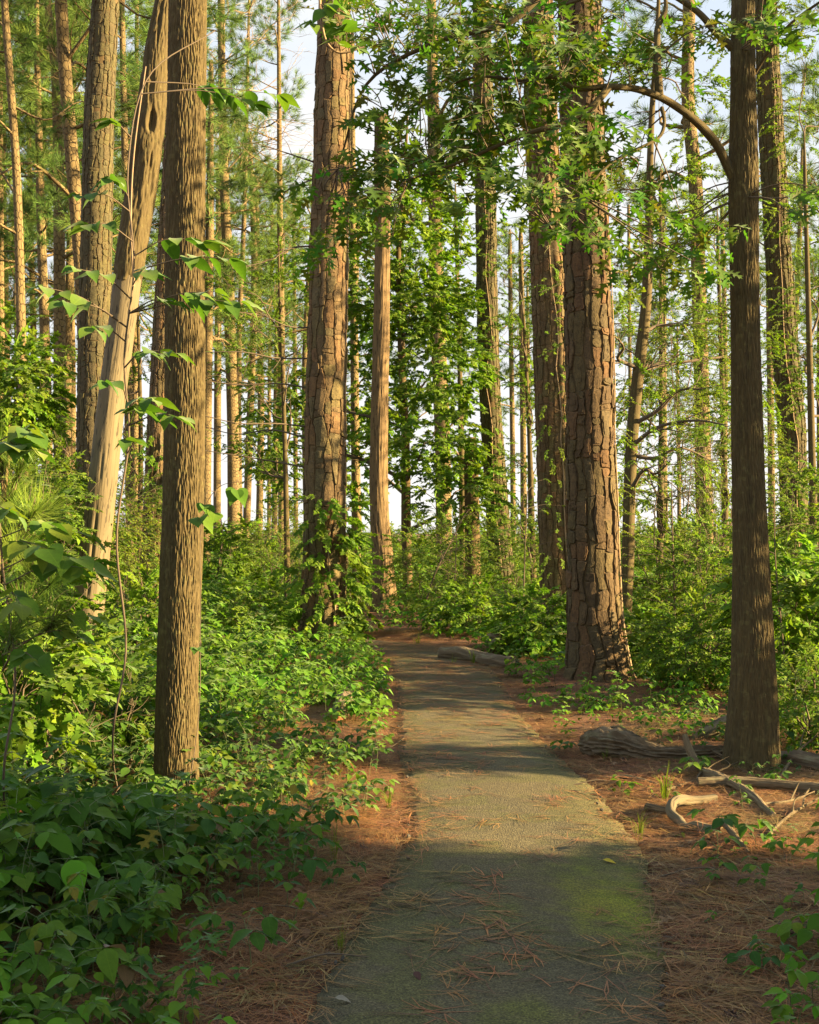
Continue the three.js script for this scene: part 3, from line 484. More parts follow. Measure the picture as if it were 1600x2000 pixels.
// the pines with plated bark
const PLATED = [
  ['pine_tree', 'large sunlit pine with plated bark at the left edge of the bend in the path', [[629, 1275, 92], [632, 1175, 82], [635, 1000, 77], [636, 825, 76], [639, 700, 74], [643, 490, 70], [649, 245, 67], [654, 0, 60]], 16.8, 8.9, { cw: 0.12, ch: 0.22, parts: 300, lift: 0.018, gap: 0.009, seed: 3 }],
  ['pine_tree', 'thickest pine with deep reddish bark plates right of the path', [[1169, 1336, 116], [1163, 1245, 103], [1158, 1105, 94], [1154, 895, 88], [1150, 650, 86], [1140, 350, 80], [1134, 105, 77], [1131, 0, 75]], 13.4, 7.6, { cw: 0.105, ch: 0.19, parts: 300, lift: 0.023, gap: 0.013, seed: 8, mats: M.redPlates }],
  ['pine_tree', 'broad grey-brown pine with scaly bark standing behind the leaning dead tree', [[180, 1160, 64], [183, 850, 62], [188, 490, 58], [193, 245, 55], [206, 0, 49]], 20, 10.6, { cw: 0.1, ch: 0.17, parts: 300, lift: 0.014, gap: 0.010, seed: 13, mats: M.greyPlates }],
  ['pine_tree', 'big pine half hidden behind the thick reddish pine on the right', [[1092, 1200, 68], [1082, 900, 64], [1069, 500, 63], [1058, 250, 62], [1050, 0, 56]], 21, 11, { cw: 0.1, ch: 0.17, parts: 200, lift: 0.016, gap: 0.012, seed: 21 }],
  ['pine_tree', 'tall pine with ivy patches standing against the open sky right of centre', [[984, 1165, 50], [979, 1105, 46], [970, 965, 42], [960, 825, 40], [953, 650, 39], [949, 400, 38], [944, 175, 37], [940, 0, 32]], 30, 14.8, { cw: 0.1, ch: 0.17, parts: 0, lift: 0.016, gap: 0.012, seed: 34, mats: M.greyPlates }],
  ['pine_tree', 'vine-hung pine at the right edge behind the smooth dark trunk', [[1567, 1205, 60], [1563, 1150, 54], [1552, 1000, 51], [1546, 825, 50], [1535, 700, 47], [1522, 525, 47], [1506, 245, 45], [1495, 0, 38]], 24, 12.4, { cw: 0.09, ch: 0.16, parts: 0, lift: 0.018, gap: 0.013, seed: 55, mats: M.greyPlates }],
  ['pine_tree', 'reddish pine trunk directly behind the near left hardwood', [[293, 1200, 44], [299, 1050, 41], [306, 900, 39], [318, 650, 36], [332, 400, 34], [345, 150, 30]], 18, 7.6, { cw: 0.075, ch: 0.13, parts: 0, lift: 0.013, gap: 0.01, seed: 89 }],
];
const pines = PLATED.map(([n, label, list, d, top, o]) => {
  const T = trunkOf(list, d, { H: 20, flare: 0.22, topR: 0.55 }), t = thing(n, label, 'tree', T.base, null);
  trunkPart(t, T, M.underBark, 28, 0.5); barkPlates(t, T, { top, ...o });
  const upper = new Shape3(), i = T.pts.findIndex(p => p.y > top - 0.1); upper.tube(T.pts.slice(i), T.rads.slice(i).map(r => r + 0.012), 20, { tile: 0.6 }); part('upper_bark', upper.build(), M.pineBark, t);
  pineCrown(t, T, 14, 19.6, 11, 3.2, 3); return T;
});
// slimmer pines behind: bark relief from the material
const SLIM = [
  ['dark slim pine leaning at the far left edge', [[55, 1130, 22], [49, 860, 20], [43, 700, 19], [33, 350, 16], [9, 0, 14]], 24, 17, 6],
  ['yellowish slim pine with crooked boughs, second from the left edge', [[95, 1050, 22], [89, 700, 20], [80, 420, 17], [75, 210, 13], [73, 120, 11]], 34, 19, 12],
  ['pale lichen-yellow pine bending at its top, left', [[118, 1060, 25], [117, 860, 24], [116, 560, 22], [115, 350, 22], [108, 140, 17], [92, 0, 14]], 32, 21, 10],
  ['dark slanting pine crossing behind the broad scaly pine', [[172, 1100, 28], [166, 700, 26], [155, 490, 25], [144, 350, 26], [130, 175, 25], [119, 0, 24]], 26, 20, 6],
  ['slim rough pine between the broad scaly pine and the leaning dead tree', [[255, 1050, 18], [250, 700, 16], [245, 350, 14], [238, 0, 11]], 30, 20, 8],
  ['pale pine trunk cut by the left edge of the picture', [[3, 1060, 15], [2, 700, 14], [0, 350, 13]], 36, 19, 10],
  ['tall pale pine with bare twiggy boughs right of the near left hardwood', [[457, 1062, 25], [455, 825, 23], [448, 600, 22], [444, 490, 21], [438, 350, 18], [434, 180, 15], [432, 0, 14]], 56, 30, 0],
  ['slender reddish pine just left of the tall pale one', [[424, 1060, 15], [425, 800, 14], [427, 500, 13], [428, 320, 11]], 70, 22, 9],
  ['pale pine trunk showing at the right rim of the near left hardwood', [[402, 1070, 19], [406, 700, 18], [410, 420, 16]], 46, 20, 9],
  ['pink sunlit pine in the clearing left of the large sunlit pine', [[481, 1050, 15], [487, 860, 14], [497, 525, 13], [490, 315, 10]], 72, 26, 12],
  ['thin pink pine, middle of three in the clearing', [[506, 1050, 14], [510, 800, 13], [507, 650, 12], [503, 480, 10]], 78, 25, 12],
  ['thin pink pine nearest the large sunlit pine in the clearing', [[536, 1050, 12], [541, 700, 11], [546, 420, 9]], 80, 27, 12],
  ['sunlit pine behind the centre sweetgum, only its pale middle showing', [[868, 1100, 32], [864, 850, 31], [854, 600, 30], [849, 350, 26], [845, 150, 22]], 42, 24, 9],
  ['dim slim trunk in the greenery between the sunlit pine and the bare dead trunk', [[696, 1080, 18], [694, 850, 17], [692, 650, 16], [690, 450, 14]], 31, 15, 0],
  ['ivy-clad pine between the crooked small tree and the smooth dark trunk', [[1379, 1090, 35], [1374, 930, 32], [1369, 690, 28], [1365, 560, 28], [1358, 350, 27], [1344, 200, 25], [1346, 30, 24]], 38, 23, 8],
  ['pale pine alone in the bright gap right of the crooked small tree', [[1296, 1070, 18], [1295, 850, 16], [1294, 600, 14], [1292, 400, 12]], 60, 20, 8],
  ['far thin trunk between the smooth dark trunk and the vine-hung pine', [[1508, 1070, 14], [1506, 850, 13], [1503, 650, 12], [1500, 450, 10]], 56, 19, 8],
  ['leftmost of three thin pink trunks against the sky right of centre', [[1003, 1070, 11], [1001, 850, 10], [998, 650, 9], [996, 480, 8]], 64, 18, 6],
  ['middle of three thin pink trunks against the sky right of centre', [[1023, 1070, 13], [1022, 850, 12], [1019, 620, 11], [1017, 450, 9]], 56, 16, 6],
  ['rightmost of three thin pink trunks against the sky right of centre', [[1036, 1070, 9], [1034, 850, 8], [1031, 650, 7]], 70, 17, 6],
  ['thin pale trunk left of the pale yellow bending pine, low between boughs', [[140, 1050, 14], [142, 800, 13], [140, 560, 11]], 52, 20, 10],
  ['far thin trunk seen just left of the ivy-clad pine', [[1327, 1065, 8], [1326, 900, 7], [1324, 750, 6]], 75, 15, 5],
];
const slimT = SLIM.map(([label, list, d, H, limbs, mat = M.pineBark]) => {
  const T = trunkOf(list, d, { H, flare: 0.1, topR: 0.5, n: 40 }), t = thing('slim_pine', label, 'tree', T.base);
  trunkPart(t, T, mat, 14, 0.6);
  if (limbs) pineCrown(t, T, H * 0.42, H * 0.99, limbs * 2, 3.6, 4);
  if (label.startsWith('tall pale pine')) for (let k = 0; k < 22; k++) { const h = rr(15, 29), [p] = T.at(h), a = rr(0, 6.28), L = rr(2, 4.5), s = new Shape3(), tp = []; limb(s, p, p.clone().add(V(Math.cos(a) * L, rr(0.1, 0.9) * L, Math.sin(a) * L * 0.5)), 0.045, { twigs: 12, bend: 0.35, seg: 4, twigLen: 0.45, tips: tp }); tp.slice(0, 8).forEach(([e, d2]) => limb(s, e, e.clone().addScaledVector(d2, 0.8).add(V(gauss(), gauss(), gauss()).multiplyScalar(0.4)), 0.012, { twigs: 3, seg: 3 })); part('branch', s.build(), M.paleTwig, t); }
  return T;
});
// crooked boughs on the second pine from the left
{
  // far stand whose lit crowns fill the upper left and edge the sky
  const far = [[20, 44, 24], [60, 50, 27], [130, 46, 26], [165, 58, 28], [215, 42, 23], [270, 48, 27], [310, 60, 30], [345, 52, 26], [392, 66, 27], [520, 88, 26], [575, 92, 28], [600, 70, 24], [470, 62, 31], [545, 56, 28], [-40, 38, 22], [-90, 44, 25], [700, 74, 22], [790, 80, 22], [1230, 88, 22], [1420, 84, 22], [1560, 62, 22], [1600, 48, 20], [1660, 40, 22]];
  far.sort((a, b) => a[0] - b[0]); const nth = ['first', 'second', 'third', 'fourth', 'fifth', 'sixth', 'seventh', 'eighth', 'ninth', 'tenth', 'eleventh', 'twelfth', 'thirteenth', 'fourteenth', 'fifteenth', 'sixteenth', 'seventeenth']; let li = 0, rk = 0;
  for (const [x, d, H] of far) {
    const w = rr(0.3, 0.42) / d * F, T = trunkOf([[x + rr(-6, 6), 1040 + F * 1.6 / d, w], [x + rr(-8, 8), 700, w * 0.85], [x + rr(-14, 14), 400, w * 0.7]], d, { H, flare: 0.05, topR: 0.5, n: 36 }), t = thing('distant_pine', x < 620 ? `distant sunlit pine, ${nth[li++]} from the left in the upper left background stand` : `distant pine, ${nth[rk++]} from the left in the thin background stand right of centre`, 'tree', T.base, x < 620 ? 'distant pines filling the upper left background' : 'distant pines on the right');
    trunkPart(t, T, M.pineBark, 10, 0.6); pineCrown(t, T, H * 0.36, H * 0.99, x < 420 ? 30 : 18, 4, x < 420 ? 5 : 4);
  }
}
// bare dead trunk in the middle
{
  const T = trunkOf([[752, 1198, 50], [749, 1105, 41], [741, 1000, 36], [741, 825, 34], [745, 650, 31], [747, 500, 29], [748, 418, 28], [746, 320, 28], [745, 225, 22]], 25, { flare: 0.12 });
  const t = thing('bare_snag', 'barkless weathered dead trunk standing beyond the bend of the path', 'dead tree', T.base), pts = spline(T.pts, 200), rads = lerpArr(T.rads, 200), f = furrow(22, 0.7, 0.014, 4), cut = P(748, 430, 25).y, lo = pts.filter(p => p.y < cut).length;
  part('bare_wood', new Shape3().tube(pts.slice(0, lo + 4), rads.slice(0, lo + 4), 72, { disp: f, tile: 0.5 }).build(), M.darkWood, t);
  part('bark', new Shape3().tube(pts.slice(lo), rads.slice(lo).map(r => r * 1.1), 48, { disp: furrow(30, 4, 0.02, 2), tile: 0.5 }).build(), M.oakBark, t);
  const T2 = trunkOf([[924, 1165, 32], [922, 1000, 29], [920, 900, 28], [919, 855, 20]], 27, { flare: 0.1 }), t2 = thing('broken_stub', 'broken ivy-wrapped trunk stub left of the tall skyline pine', 'dead tree', T2.base);
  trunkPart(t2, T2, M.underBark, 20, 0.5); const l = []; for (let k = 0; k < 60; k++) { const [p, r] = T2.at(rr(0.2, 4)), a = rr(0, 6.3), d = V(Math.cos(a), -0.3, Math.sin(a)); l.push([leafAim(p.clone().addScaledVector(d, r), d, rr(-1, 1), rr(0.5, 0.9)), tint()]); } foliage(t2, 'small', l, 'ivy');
}
// the sweetgum whose crown fills the centre
{
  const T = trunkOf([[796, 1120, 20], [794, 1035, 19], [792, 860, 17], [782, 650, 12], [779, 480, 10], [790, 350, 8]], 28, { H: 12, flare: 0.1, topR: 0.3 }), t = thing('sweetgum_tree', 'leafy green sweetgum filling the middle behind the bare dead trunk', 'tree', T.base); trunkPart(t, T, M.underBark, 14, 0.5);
  const B = [[800, 620, 28, 120, 90, 1.6, 170], [720, 560, 28.5, 70, 110, 1.3, 110], [860, 720, 27.5, 90, 80, 1.5, 150], [850, 590, 28, 70, 60, 1.2, 80], [720, 760, 29, 60, 110, 1.2, 110], [830, 860, 27, 100, 80, 1.5, 150], [700, 900, 29.5, 50, 80, 1, 70], [560, 870, 29, 80, 70, 1.3, 100], [800, 480, 28, 100, 70, 1.4, 110], [760, 400, 28, 90, 60, 1.4, 80], [890, 960, 26.5, 80, 60, 1.2, 90], [560, 780, 30, 70, 60, 1.2, 50]];
  for (const [x, y, d, rx, ry, rz, n] of B) { const c = P(x, y, d), s = new Shape3(), [p, r] = T.at(Math.max(1.2, c.y - 0.9)); limb(s, p, c, Math.max(0.02, r * 0.5), { twigs: 7, seg: 5 }); part('branch', s.build(), M.twig, t); foliage(t, 'star', blobList(x, y, d, rx, ry, rz, Math.round(n * 1.35), 0.95, {})); }
}
// crooked small tree right of the thick pine
{
  const T = trunkOf([[1221, 1190, 27], [1226, 1105, 25], [1230, 950, 24], [1237, 825, 24], [1248, 720, 24], [1262, 595, 21], [1268, 420, 16], [1272, 250, 12], [1284, 60, 9]], 16, { H: 10, flare: 0.15, topR: 0.3 }), t = thing('crooked_tree', 'slender crooked tree with spreading twigs right of the thick reddish pine', 'tree', T.base); trunkPart(t, T, M.oakBark, 16, 0.5);
  const ends = [[1380, 760, 15.5], [1330, 690, 16.5], [1420, 830, 15], [1310, 900, 15.2], [1180, 640, 15], [1400, 620, 16.4], [1330, 480, 16], [1200, 380, 16.6], [1340, 330, 15.8], [1150, 520, 14.6], [1440, 720, 17], [1390, 900, 16], [1250, 140, 16], [1360, 180, 16.4]];
  for (const [x, y, d] of ends) { const e = P(x, y, d), s = new Shape3(), tips = [], [p, r] = T.at(Math.max(0.8, e.y - rr(-0.1, 0.5))); limb(s, p, e, Math.max(0.012, r * 0.42), { twigs: 9, bend: 0.28, tips, seg: 5, twigLen: 0.45 }); part('branch', s.build(), M.twig, t); const l = []; for (const [q, dd] of tips) for (let k = 0; k < 3; k++) l.push([leafAim(q.clone().add(V(gauss(), gauss(), gauss()).multiplyScalar(0.16)), dd.clone().add(V(gauss(), gauss() * 0.5, gauss()).multiplyScalar(0.7)), rr(-0.5, 0.5), rr(0.6, 1.05)), tint()]); foliage(t, 'small', l); }
}
// the smooth dark oak on the right, its long bough and hanging leaves
{
  const T = trunkOf([[1466, 1514, 104], [1470, 1405, 94], [1471, 1300, 84], [1467, 1105, 68], [1461, 895, 60], [1457, 700, 55], [1454, 525, 54], [1453, 350, 56], [1451, 175, 47], [1452, 0, 44]], 8.4, { H: 9, flare: 0.16, topR: 0.7 });
  const t = thing('oak_tree', 'dark oak with finely ridged bark and a long bough reaching left, right foreground', 'tree', T.base); fineTrunk(t, T, furrow(84, 8, 0.008, 17), 350, 520, M.oakBark);
  const bough = (pts, r0, r1, n = 26, seg = 10) => { const s = new Shape3(); const q = spline(pts, n); s.tube(q, lerpArr([r0, (r0 + r1) / 2, r1], n), seg, { disp: (a, l) => 0.004 * noise(Math.cos(a) * 2, l * 6, Math.sin(a) * 2), tile: 0.5 }); return [s, q]; };
  const main = bough([P(1450, 385, 8.4), P(1424, 330, 8.38), P(1395, 275, 8.3), P(1345, 225, 8.2), P(1290, 190, 8.1), P(1235, 172, 8.0), P(1180, 170, 7.9), P(1120, 172, 7.9), P(1085, 150, 7.95), P(1020, 158, 8.1), P(930, 150, 8.3), P(820, 190, 8.5)], 0.037, 0.006, 40);
  part('bough', main[0].build(), M.oakBark, t);
  const two = bough([P(1190, 170, 7.9), P(1150, 215, 7.8), P(1090, 245, 7.8), P(1040, 258, 7.8), P(960, 290, 7.9), P(890, 320, 8.0), P(800, 350, 8.2)], 0.026, 0.006);
  part('bough', two[0].build(), M.oakBark, t);
  const three = bough([P(1288, 188, 8.1), P(1284, 120, 8.15), P(1286, 50, 8.2), P(1300, 20, 8.2), P(1290, -60, 8.3)], 0.03, 0.012); part('bough', three[0].build(), M.oakBark, t);
  const four = bough([P(1440, 100, 8.4), P(1405, 70, 8.4), P(1370, 30, 8.4), P(1330, 0, 8.4), P(1250, -30, 8.4), P(1100, 10, 8.5)], 0.032, 0.01); part('bough', four[0].build(), M.oakBark, t);
  const five = bough([P(1470, 150, 8.4), P(1530, 60, 8.2), P(1620, -10, 8.0)], 0.013, 0.007); part('bough', five[0].build(), M.oakBark, t);
  const six = bough([P(1293, 210, 8.1), P(1298, 240, 8.05), P(1290, 265, 8.0), P(1250, 290, 7.9), P(1180, 330, 7.8), P(1130, 400, 7.7), P(1080, 450, 7.7)], 0.014, 0.004); part('bough', six[0].build(), M.oakBark, t);
  const seven = bough([P(1100, -60, 8.3), P(1000, 40, 8.3), P(860, 80, 8.4), P(720, 160, 8.5), P(660, 330, 8.6)], 0.03, 0.005); part('bough', seven[0].build(), M.oakBark, t);
  const nodes = [main[1], two[1], three[1], four[1], six[1], seven[1]].flat(), leaves = [];
  const B = [[760, 90, 8.4, 90, 90, .55, 46], [860, 60, 8.4, 110, 80, .6, 64], [980, 60, 8.3, 110, 80, .6, 66], [1100, 70, 8.2, 120, 90, .6, 72], [1200, 110, 8.1, 90, 80, .5, 44], [1000, 190, 8.1, 110, 70, .5, 50], [880, 210, 8.3, 110, 80, .5, 56], [760, 230, 8.5, 80, 80, .5, 34], [820, 340, 8.2, 110, 80, .5, 62], [730, 380, 8.4, 80, 70, .5, 40], [660, 400, 8.6, 70, 70, .4, 22], [900, 300, 8.1, 90, 70, .5, 42], [1080, 260, 7.9, 90, 60, .5, 28], [1160, 300, 7.8, 80, 90, .5, 36], [1080, 400, 7.7, 70, 70, .4, 22], [1140, 440, 7.7, 60, 50, .4, 18], [1280, 430, 8.2, 80, 90, .6, 30], [1340, 500, 8.6, 80, 80, .7, 26], [1250, 330, 8.1, 60, 60, .5, 14], [1330, 80, 8.3, 70, 60, .5, 20], [1520, 40, 8, 80, 50, .6, 24], [1560, 380, 7.6, 50, 40, .4, 12], [1010, 350, 8, 40, 50, .4, 10], [620, 470, 8.7, 40, 40, .4, 6], [1400, 40, 8.3, 60, 50, .5, 14], [720, 20, 8.4, 80, 60, .5, 30]];
  const tw = new Shape3();
  for (const [x, y, d, rx, ry, rz, n] of B) for (let k = 0; k < n * 0.62; k++) {
    const c = P(x + gauss() * rx * 0.8, y + gauss() * ry * 0.75, d + gauss() * rz); let best = null, bd = 9; for (const q of nodes) { const e = q.distanceTo(c); if (e < bd) { bd = e; best = q; } }
    const a = c.clone().lerp(best, 0.25 / Math.max(0.3, bd)), dir = c.clone().sub(best).setY((c.y - best.y) * 0.4).normalize().multiplyScalar(0.6).add(V(gauss(), gauss() * 0.3, gauss()).multiplyScalar(0.5)).normalize();
    const tip = c.clone().addScaledVector(dir, 0.22), pts = spline([c.clone().addScaledVector(dir, -0.1), c, tip], 5); tw.tube(pts, lerpArr([0.0035, 0.0012], 5), 3, { cap: false });
    if (bd > 0.25 && k % 3 === 0) tw.tube(spline([best, best.clone().lerp(c, 0.5).add(V(gauss(), gauss(), gauss()).multiplyScalar(0.05)), pts[0]], 7), lerpArr([0.006, 0.003], 7), 4, { cap: false });
    const nl = 3 + ri(3); for (let j = 0; j < nl; j++) { const p = pts[1 + Math.min(3, j)], an = (j % 2 ? 1 : -1) * rr(0.3, 1.2), dd = dir.clone().applyAxisAngle(V(0, 1, 0), an).add(V(0, rr(-0.85, 0.1), 0)); leaves.push([leafAim(p, dd, rr(-0.8, 0.8), rr(0.095, 0.15)), ri(3), p]); }
  }
  part('twig', tw.build(), M.twig, t, 'stuff');
  const inFrame = leaves.filter(l => { const q = l[2]; return Math.abs(q.x / -q.z) < 0.33; }).sort((a, b) => a[2].z < b[2].z ? 1 : -1), single = new Set(inFrame.slice(0, 300)), b = T.base;
  const OM = [[0.085, 0.18, 0.012], [0.12, 0.225, 0.012], [0.06, 0.145, 0.014]].map(c => leafMat(lin(...c)));
  for (const [m, k] of single) { const l = shadows(new THREE.Mesh(oakLeafG[k], pick(OM))); l.name = 'leaf'; m.elements[12] -= b.x; m.elements[13] -= b.y; m.elements[14] -= b.z; m.decompose(l.position, l.quaternion, l.scale); t.add(l); }
  const rest = leaves.filter(l => !single.has(l)); [0, 1, 2].forEach(k => copies('foliage', oakLeafG[k], OM[1], t, rest.filter(l => l[1] === k).map(l => [l[0], lin(rr(0.5, 1.25), rr(0.6, 1.2), rr(0.6, 1.3))])));
}
// climbing vines on trunks: things of their own, each a stem and leaves
function vine(label, T, y0, y1, n, kind, { side = 0, wide = 3, size = 0.8, shade = [0.8, 1.3] } = {}) {
  const [b] = T.at(0.1), t = thing('climbing_vine', label, 'vine', V(b.x, 0, b.z)), s = new Shape3(), pts = []; for (let k = 0; k <= 24; k++) { const y = mixn(0, y1, k / 24), [p, r] = T.at(y), a = side + 0.6 * noise(y * 0.9, n); pts.push(p.clone().add(V(Math.sin(a) * (r + 0.03), 0, Math.cos(a) * (r + 0.03)))); } s.tube(pts, lerpArr([0.014, 0.005], 25), 5); part('stem', s.build(), M.paleTwig, t);
  const l = []; for (let k = 0; k < n; k++) { const y = mixn(y0, y1, Math.pow(R(), 1.1)), [p, r] = T.at(y), a = side + gauss() * wide * 0.5, d = V(Math.sin(a), rr(-0.7, 0.2), Math.cos(a)); l.push([leafAim(p.clone().add(V(Math.sin(a), 0, Math.cos(a)).multiplyScalar(r * 1.03)), d, rr(-0.8, 0.8), size * rr(0.7, 1.2)), tint(...shade)]); } foliage(t, kind, l, 'foliage');
}
vine('leafy vine clothing the foot of the large sunlit pine', pines[0], 0.1, 2.2, 110, 'star', { side: 0.4, wide: 2.2, size: 0.7 });
vine('thin vine with small leaves on the sunny side of the thick reddish pine', pines[1], 0.3, 5, 40, 'fine', { side: 1.4, wide: 0.7, size: 0.6 });
vine('ivy patches hanging on the tall skyline pine', pines[4], 2, 13, 150, 'small', { wide: 2.4, size: 1.0 });
vine('yellow-green vine foliage covering the pine at the right edge', pines[5], 0.5, 12, 190, 'fine', { wide: 2.2, size: 1.1 });
vine('green vine on the pine half hidden behind the thick reddish one', pines[3], 1, 10, 120, 'small', { side: 0.3, wide: 2.2, size: 0.8 });
vine('vine with pale leaves on the reddish trunk behind the near left hardwood', pines[6], 0.3, 3.2, 60, 'star', { side: 0.2, wide: 1.6, size: 0.6 });
vine('bright ivy sheathing the far pine beside the smooth dark trunk', slimT[14], 2, 16, 170, 'small', { wide: 2.4, size: 1.3 });
// ------------------------------------------------------------------ small plants of the forest floor
// a plant kind: its stem shape and its leaves [shape, place, colour number]
function plantKind(kind) {
  const stem = new Shape3(), leaves = [];
  const tri = (p, dir, L, n) => { const fan = n === 3 ? [0, 1.15, -1.15] : [0, 0.65, -0.65, 1.35, -1.35]; fan.forEach((a, k) => { const d = dir.clone().setY(0).normalize().applyAxisAngle(V(0, 1, 0), a + rr(-.12, .12)); d.y = rr(-0.55, 0.0); leaves.push([pick(n === 3 ? broadLeafG : ovateLeafG), leafAim(p.clone().addScaledVector(d, k ? 0.004 : 0.012), d, rr(-0.45, 0.45), L * rr(0.75, 1.15) * (k === 0 ? 1.1 : k < 3 ? 0.95 : 0.7) * rr(0.88, 1.1)), 0]); }); };
  if (kind === 'ivy' || kind === 'creeper') {
    const h = rr(0.13, 0.34), lean = V(gauss() * 0.07, h, gauss() * 0.07), pts = spline([V(0, -0.03, 0), V(lean.x * 0.3, h * 0.5, lean.z * 0.3), lean], 7); stem.tube(pts, lerpArr([0.0028, 0.0014], 7), 4, { cap: false });
    const n = 5 + ri(3), a0 = rr(0, 6.28);
    for (let k = 0; k < n; k++) { const i = Math.max(2, 6 - Math.floor(k * 0.75)), p = pts[i], a = a0 + k * 2.4, l = rr(0.05, 0.13), e = p.clone().add(V(Math.cos(a) * l, rr(0.015, 0.06), Math.sin(a) * l)); stem.tube(spline([p, p.clone().lerp(e, 0.5).add(V(0, 0.012, 0)), e], 4), [0.0013, 0.0012, 0.001, 0.0009], 3, { cap: false }); tri(e, V(Math.cos(a), 0, Math.sin(a)), kind === 'ivy' ? rr(0.075, 0.115) : rr(0.055, 0.08), kind === 'ivy' ? 3 : 5); }
  } else if (kind === 'seedling') {
    const h = rr(0.06, 0.15), pts = spline([V(0, -0.02, 0), V(gauss() * 0.01, h * 0.5, gauss() * 0.01), V(gauss() * 0.03, h, gauss() * 0.03)], 5); stem.tube(pts, lerpArr([0.002, 0.001], 5), 3, { cap: false });
    const n = 4 + ri(4), a0 = rr(0, 6); for (let k = 0; k < n; k++) { const p = pts[Math.max(1, 4 - Math.floor(k / 2))], a = a0 + k * 2.2; leaves.push([pick(ovateLeafG), leafAim(p, V(Math.cos(a), rr(-0.3, 0.25), Math.sin(a)), rr(-.3, .3), rr(0.035, 0.065)), 0]); }
  } else if (kind === 'heart') {
    const h = rr(0.25, 0.5), pts = spline([V(0, -0.02, 0), V(gauss() * 0.05, h * 0.6, gauss() * 0.05), V(gauss() * 0.1, h, gauss() * 0.1)], 8); stem.tube(pts, lerpArr([0.0025, 0.001], 8), 3, { cap: false });
    for (let k = 2; k < 8; k++) { const a = rr(0, 6.3), l = rr(0.02, 0.06), e = pts[k].clone().add(V(Math.cos(a) * l, 0.01, Math.sin(a) * l)); stem.tube([pts[k], e], [0.001, 0.0008], 3, { cap: false }); leaves.push([pick(heartLeafG), leafAim(e, V(Math.cos(a), rr(-0.8, -0.1), Math.sin(a)), rr(-.3, .3), rr(0.06, 0.1)), 0]); }
  } else if (kind === 'oakling') {
    const h = rr(0.35, 0.7), pts = spline([V(0, -0.03, 0), V(gauss() * 0.04, h * 0.5, gauss() * 0.04), V(gauss() * 0.1, h, gauss() * 0.1)], 8); stem.tube(pts, lerpArr([0.004, 0.0015], 8), 4, { cap: false });
    const n = 8 + ri(5); for (let k = 0; k < n; k++) { const p = pts[Math.max(2, 7 - Math.floor(k / 3))], a = k * 2.4; leaves.push([pick(oakLeafG), leafAim(p, V(Math.cos(a), rr(-0.35, 0.2), Math.sin(a)), rr(-.3, .3), rr(0.1, 0.16)), 0]); }
  }
  const flat = new Shape3(true), id = new THREE.Matrix4(), sg = stem.build(); flat.add(sg, id, lin(0.12, 0.15, 0.05));
  for (const [g, m] of leaves) { const c = GREENS[1].clone().multiplyScalar(rr(0.7, 1.3)); c.r *= rr(0.85, 1.2); flat.add(g, m, c); }
  return { stem: sg, leaves, flat: flat.build() };
}
const KIND = { ivy: 12, creeper: 6, seedling: 8, heart: 5, oakling: 5 };
for (const k in KIND) KIND[k] = Array.from({ length: KIND[k] }, () => plantKind(k));
const NAMES = { ivy: ['ivy_plant', 'three-leaved'], creeper: ['creeper_plant', 'five-leaved'], seedling: ['seedling', 'tiny few-leaved'], heart: ['vine_sprout', 'heart-leaved'], oakling: ['oak_seedling', 'lobed-leaved'] };
const plantProto = {};
function plantThing(kind, p, s, label, group, bright) {
  const key = ri(KIND[kind].length), c = clamp(bright, 0, 4), id = kind + key + '/' + c; let t = plantProto[id];
  if (!t) {
    t = new THREE.Group(); const k = KIND[kind][key], st = shadows(new THREE.Mesh(k.stem, M.stem)); st.name = 'stem'; t.add(st);
    k.leaves.forEach(([g, m]) => { const l = shadows(new THREE.Mesh(g, LEAFM[R() < 0.72 ? c : R() < 0.9 ? ri(5) : R() < 0.6 ? 5 : 6])); l.name = 'leaf'; m.decompose(l.position, l.quaternion, l.scale); t.add(l); }); plantProto[id] = t;
  }
  const o = t.clone(); o.name = numbered(NAMES[kind][0]); o.position.copy(p); o.rotation.y = rr(0, 6.28); o.scale.setScalar(s); o.userData = { label, category: 'plant', group }; scene.add(o);
}
const CLEAR = [[658, 1440, 0.34], [660, 1400, 0.24], [668, 1475, 0.24], [900, 1310, 0.4], [960, 1310, 0.55], [1005, 1310, 0.6], [1045, 1300, 0.5], [1200, 1500, 0.35], [1340, 1600, 0.3], [1400, 1640, 0.3], [1420, 1570, 0.3], [1140, 1500, 0.3], [1270, 1510, 0.3], [1165, 1345, 0.55], [1140, 1365, 0.5], [1200, 1365, 0.5], [752, 1215, 0.7], [755, 1230, 0.6]].map(([x, y, r]) => [GP(x, y).x, GP(x, y).z, r]);
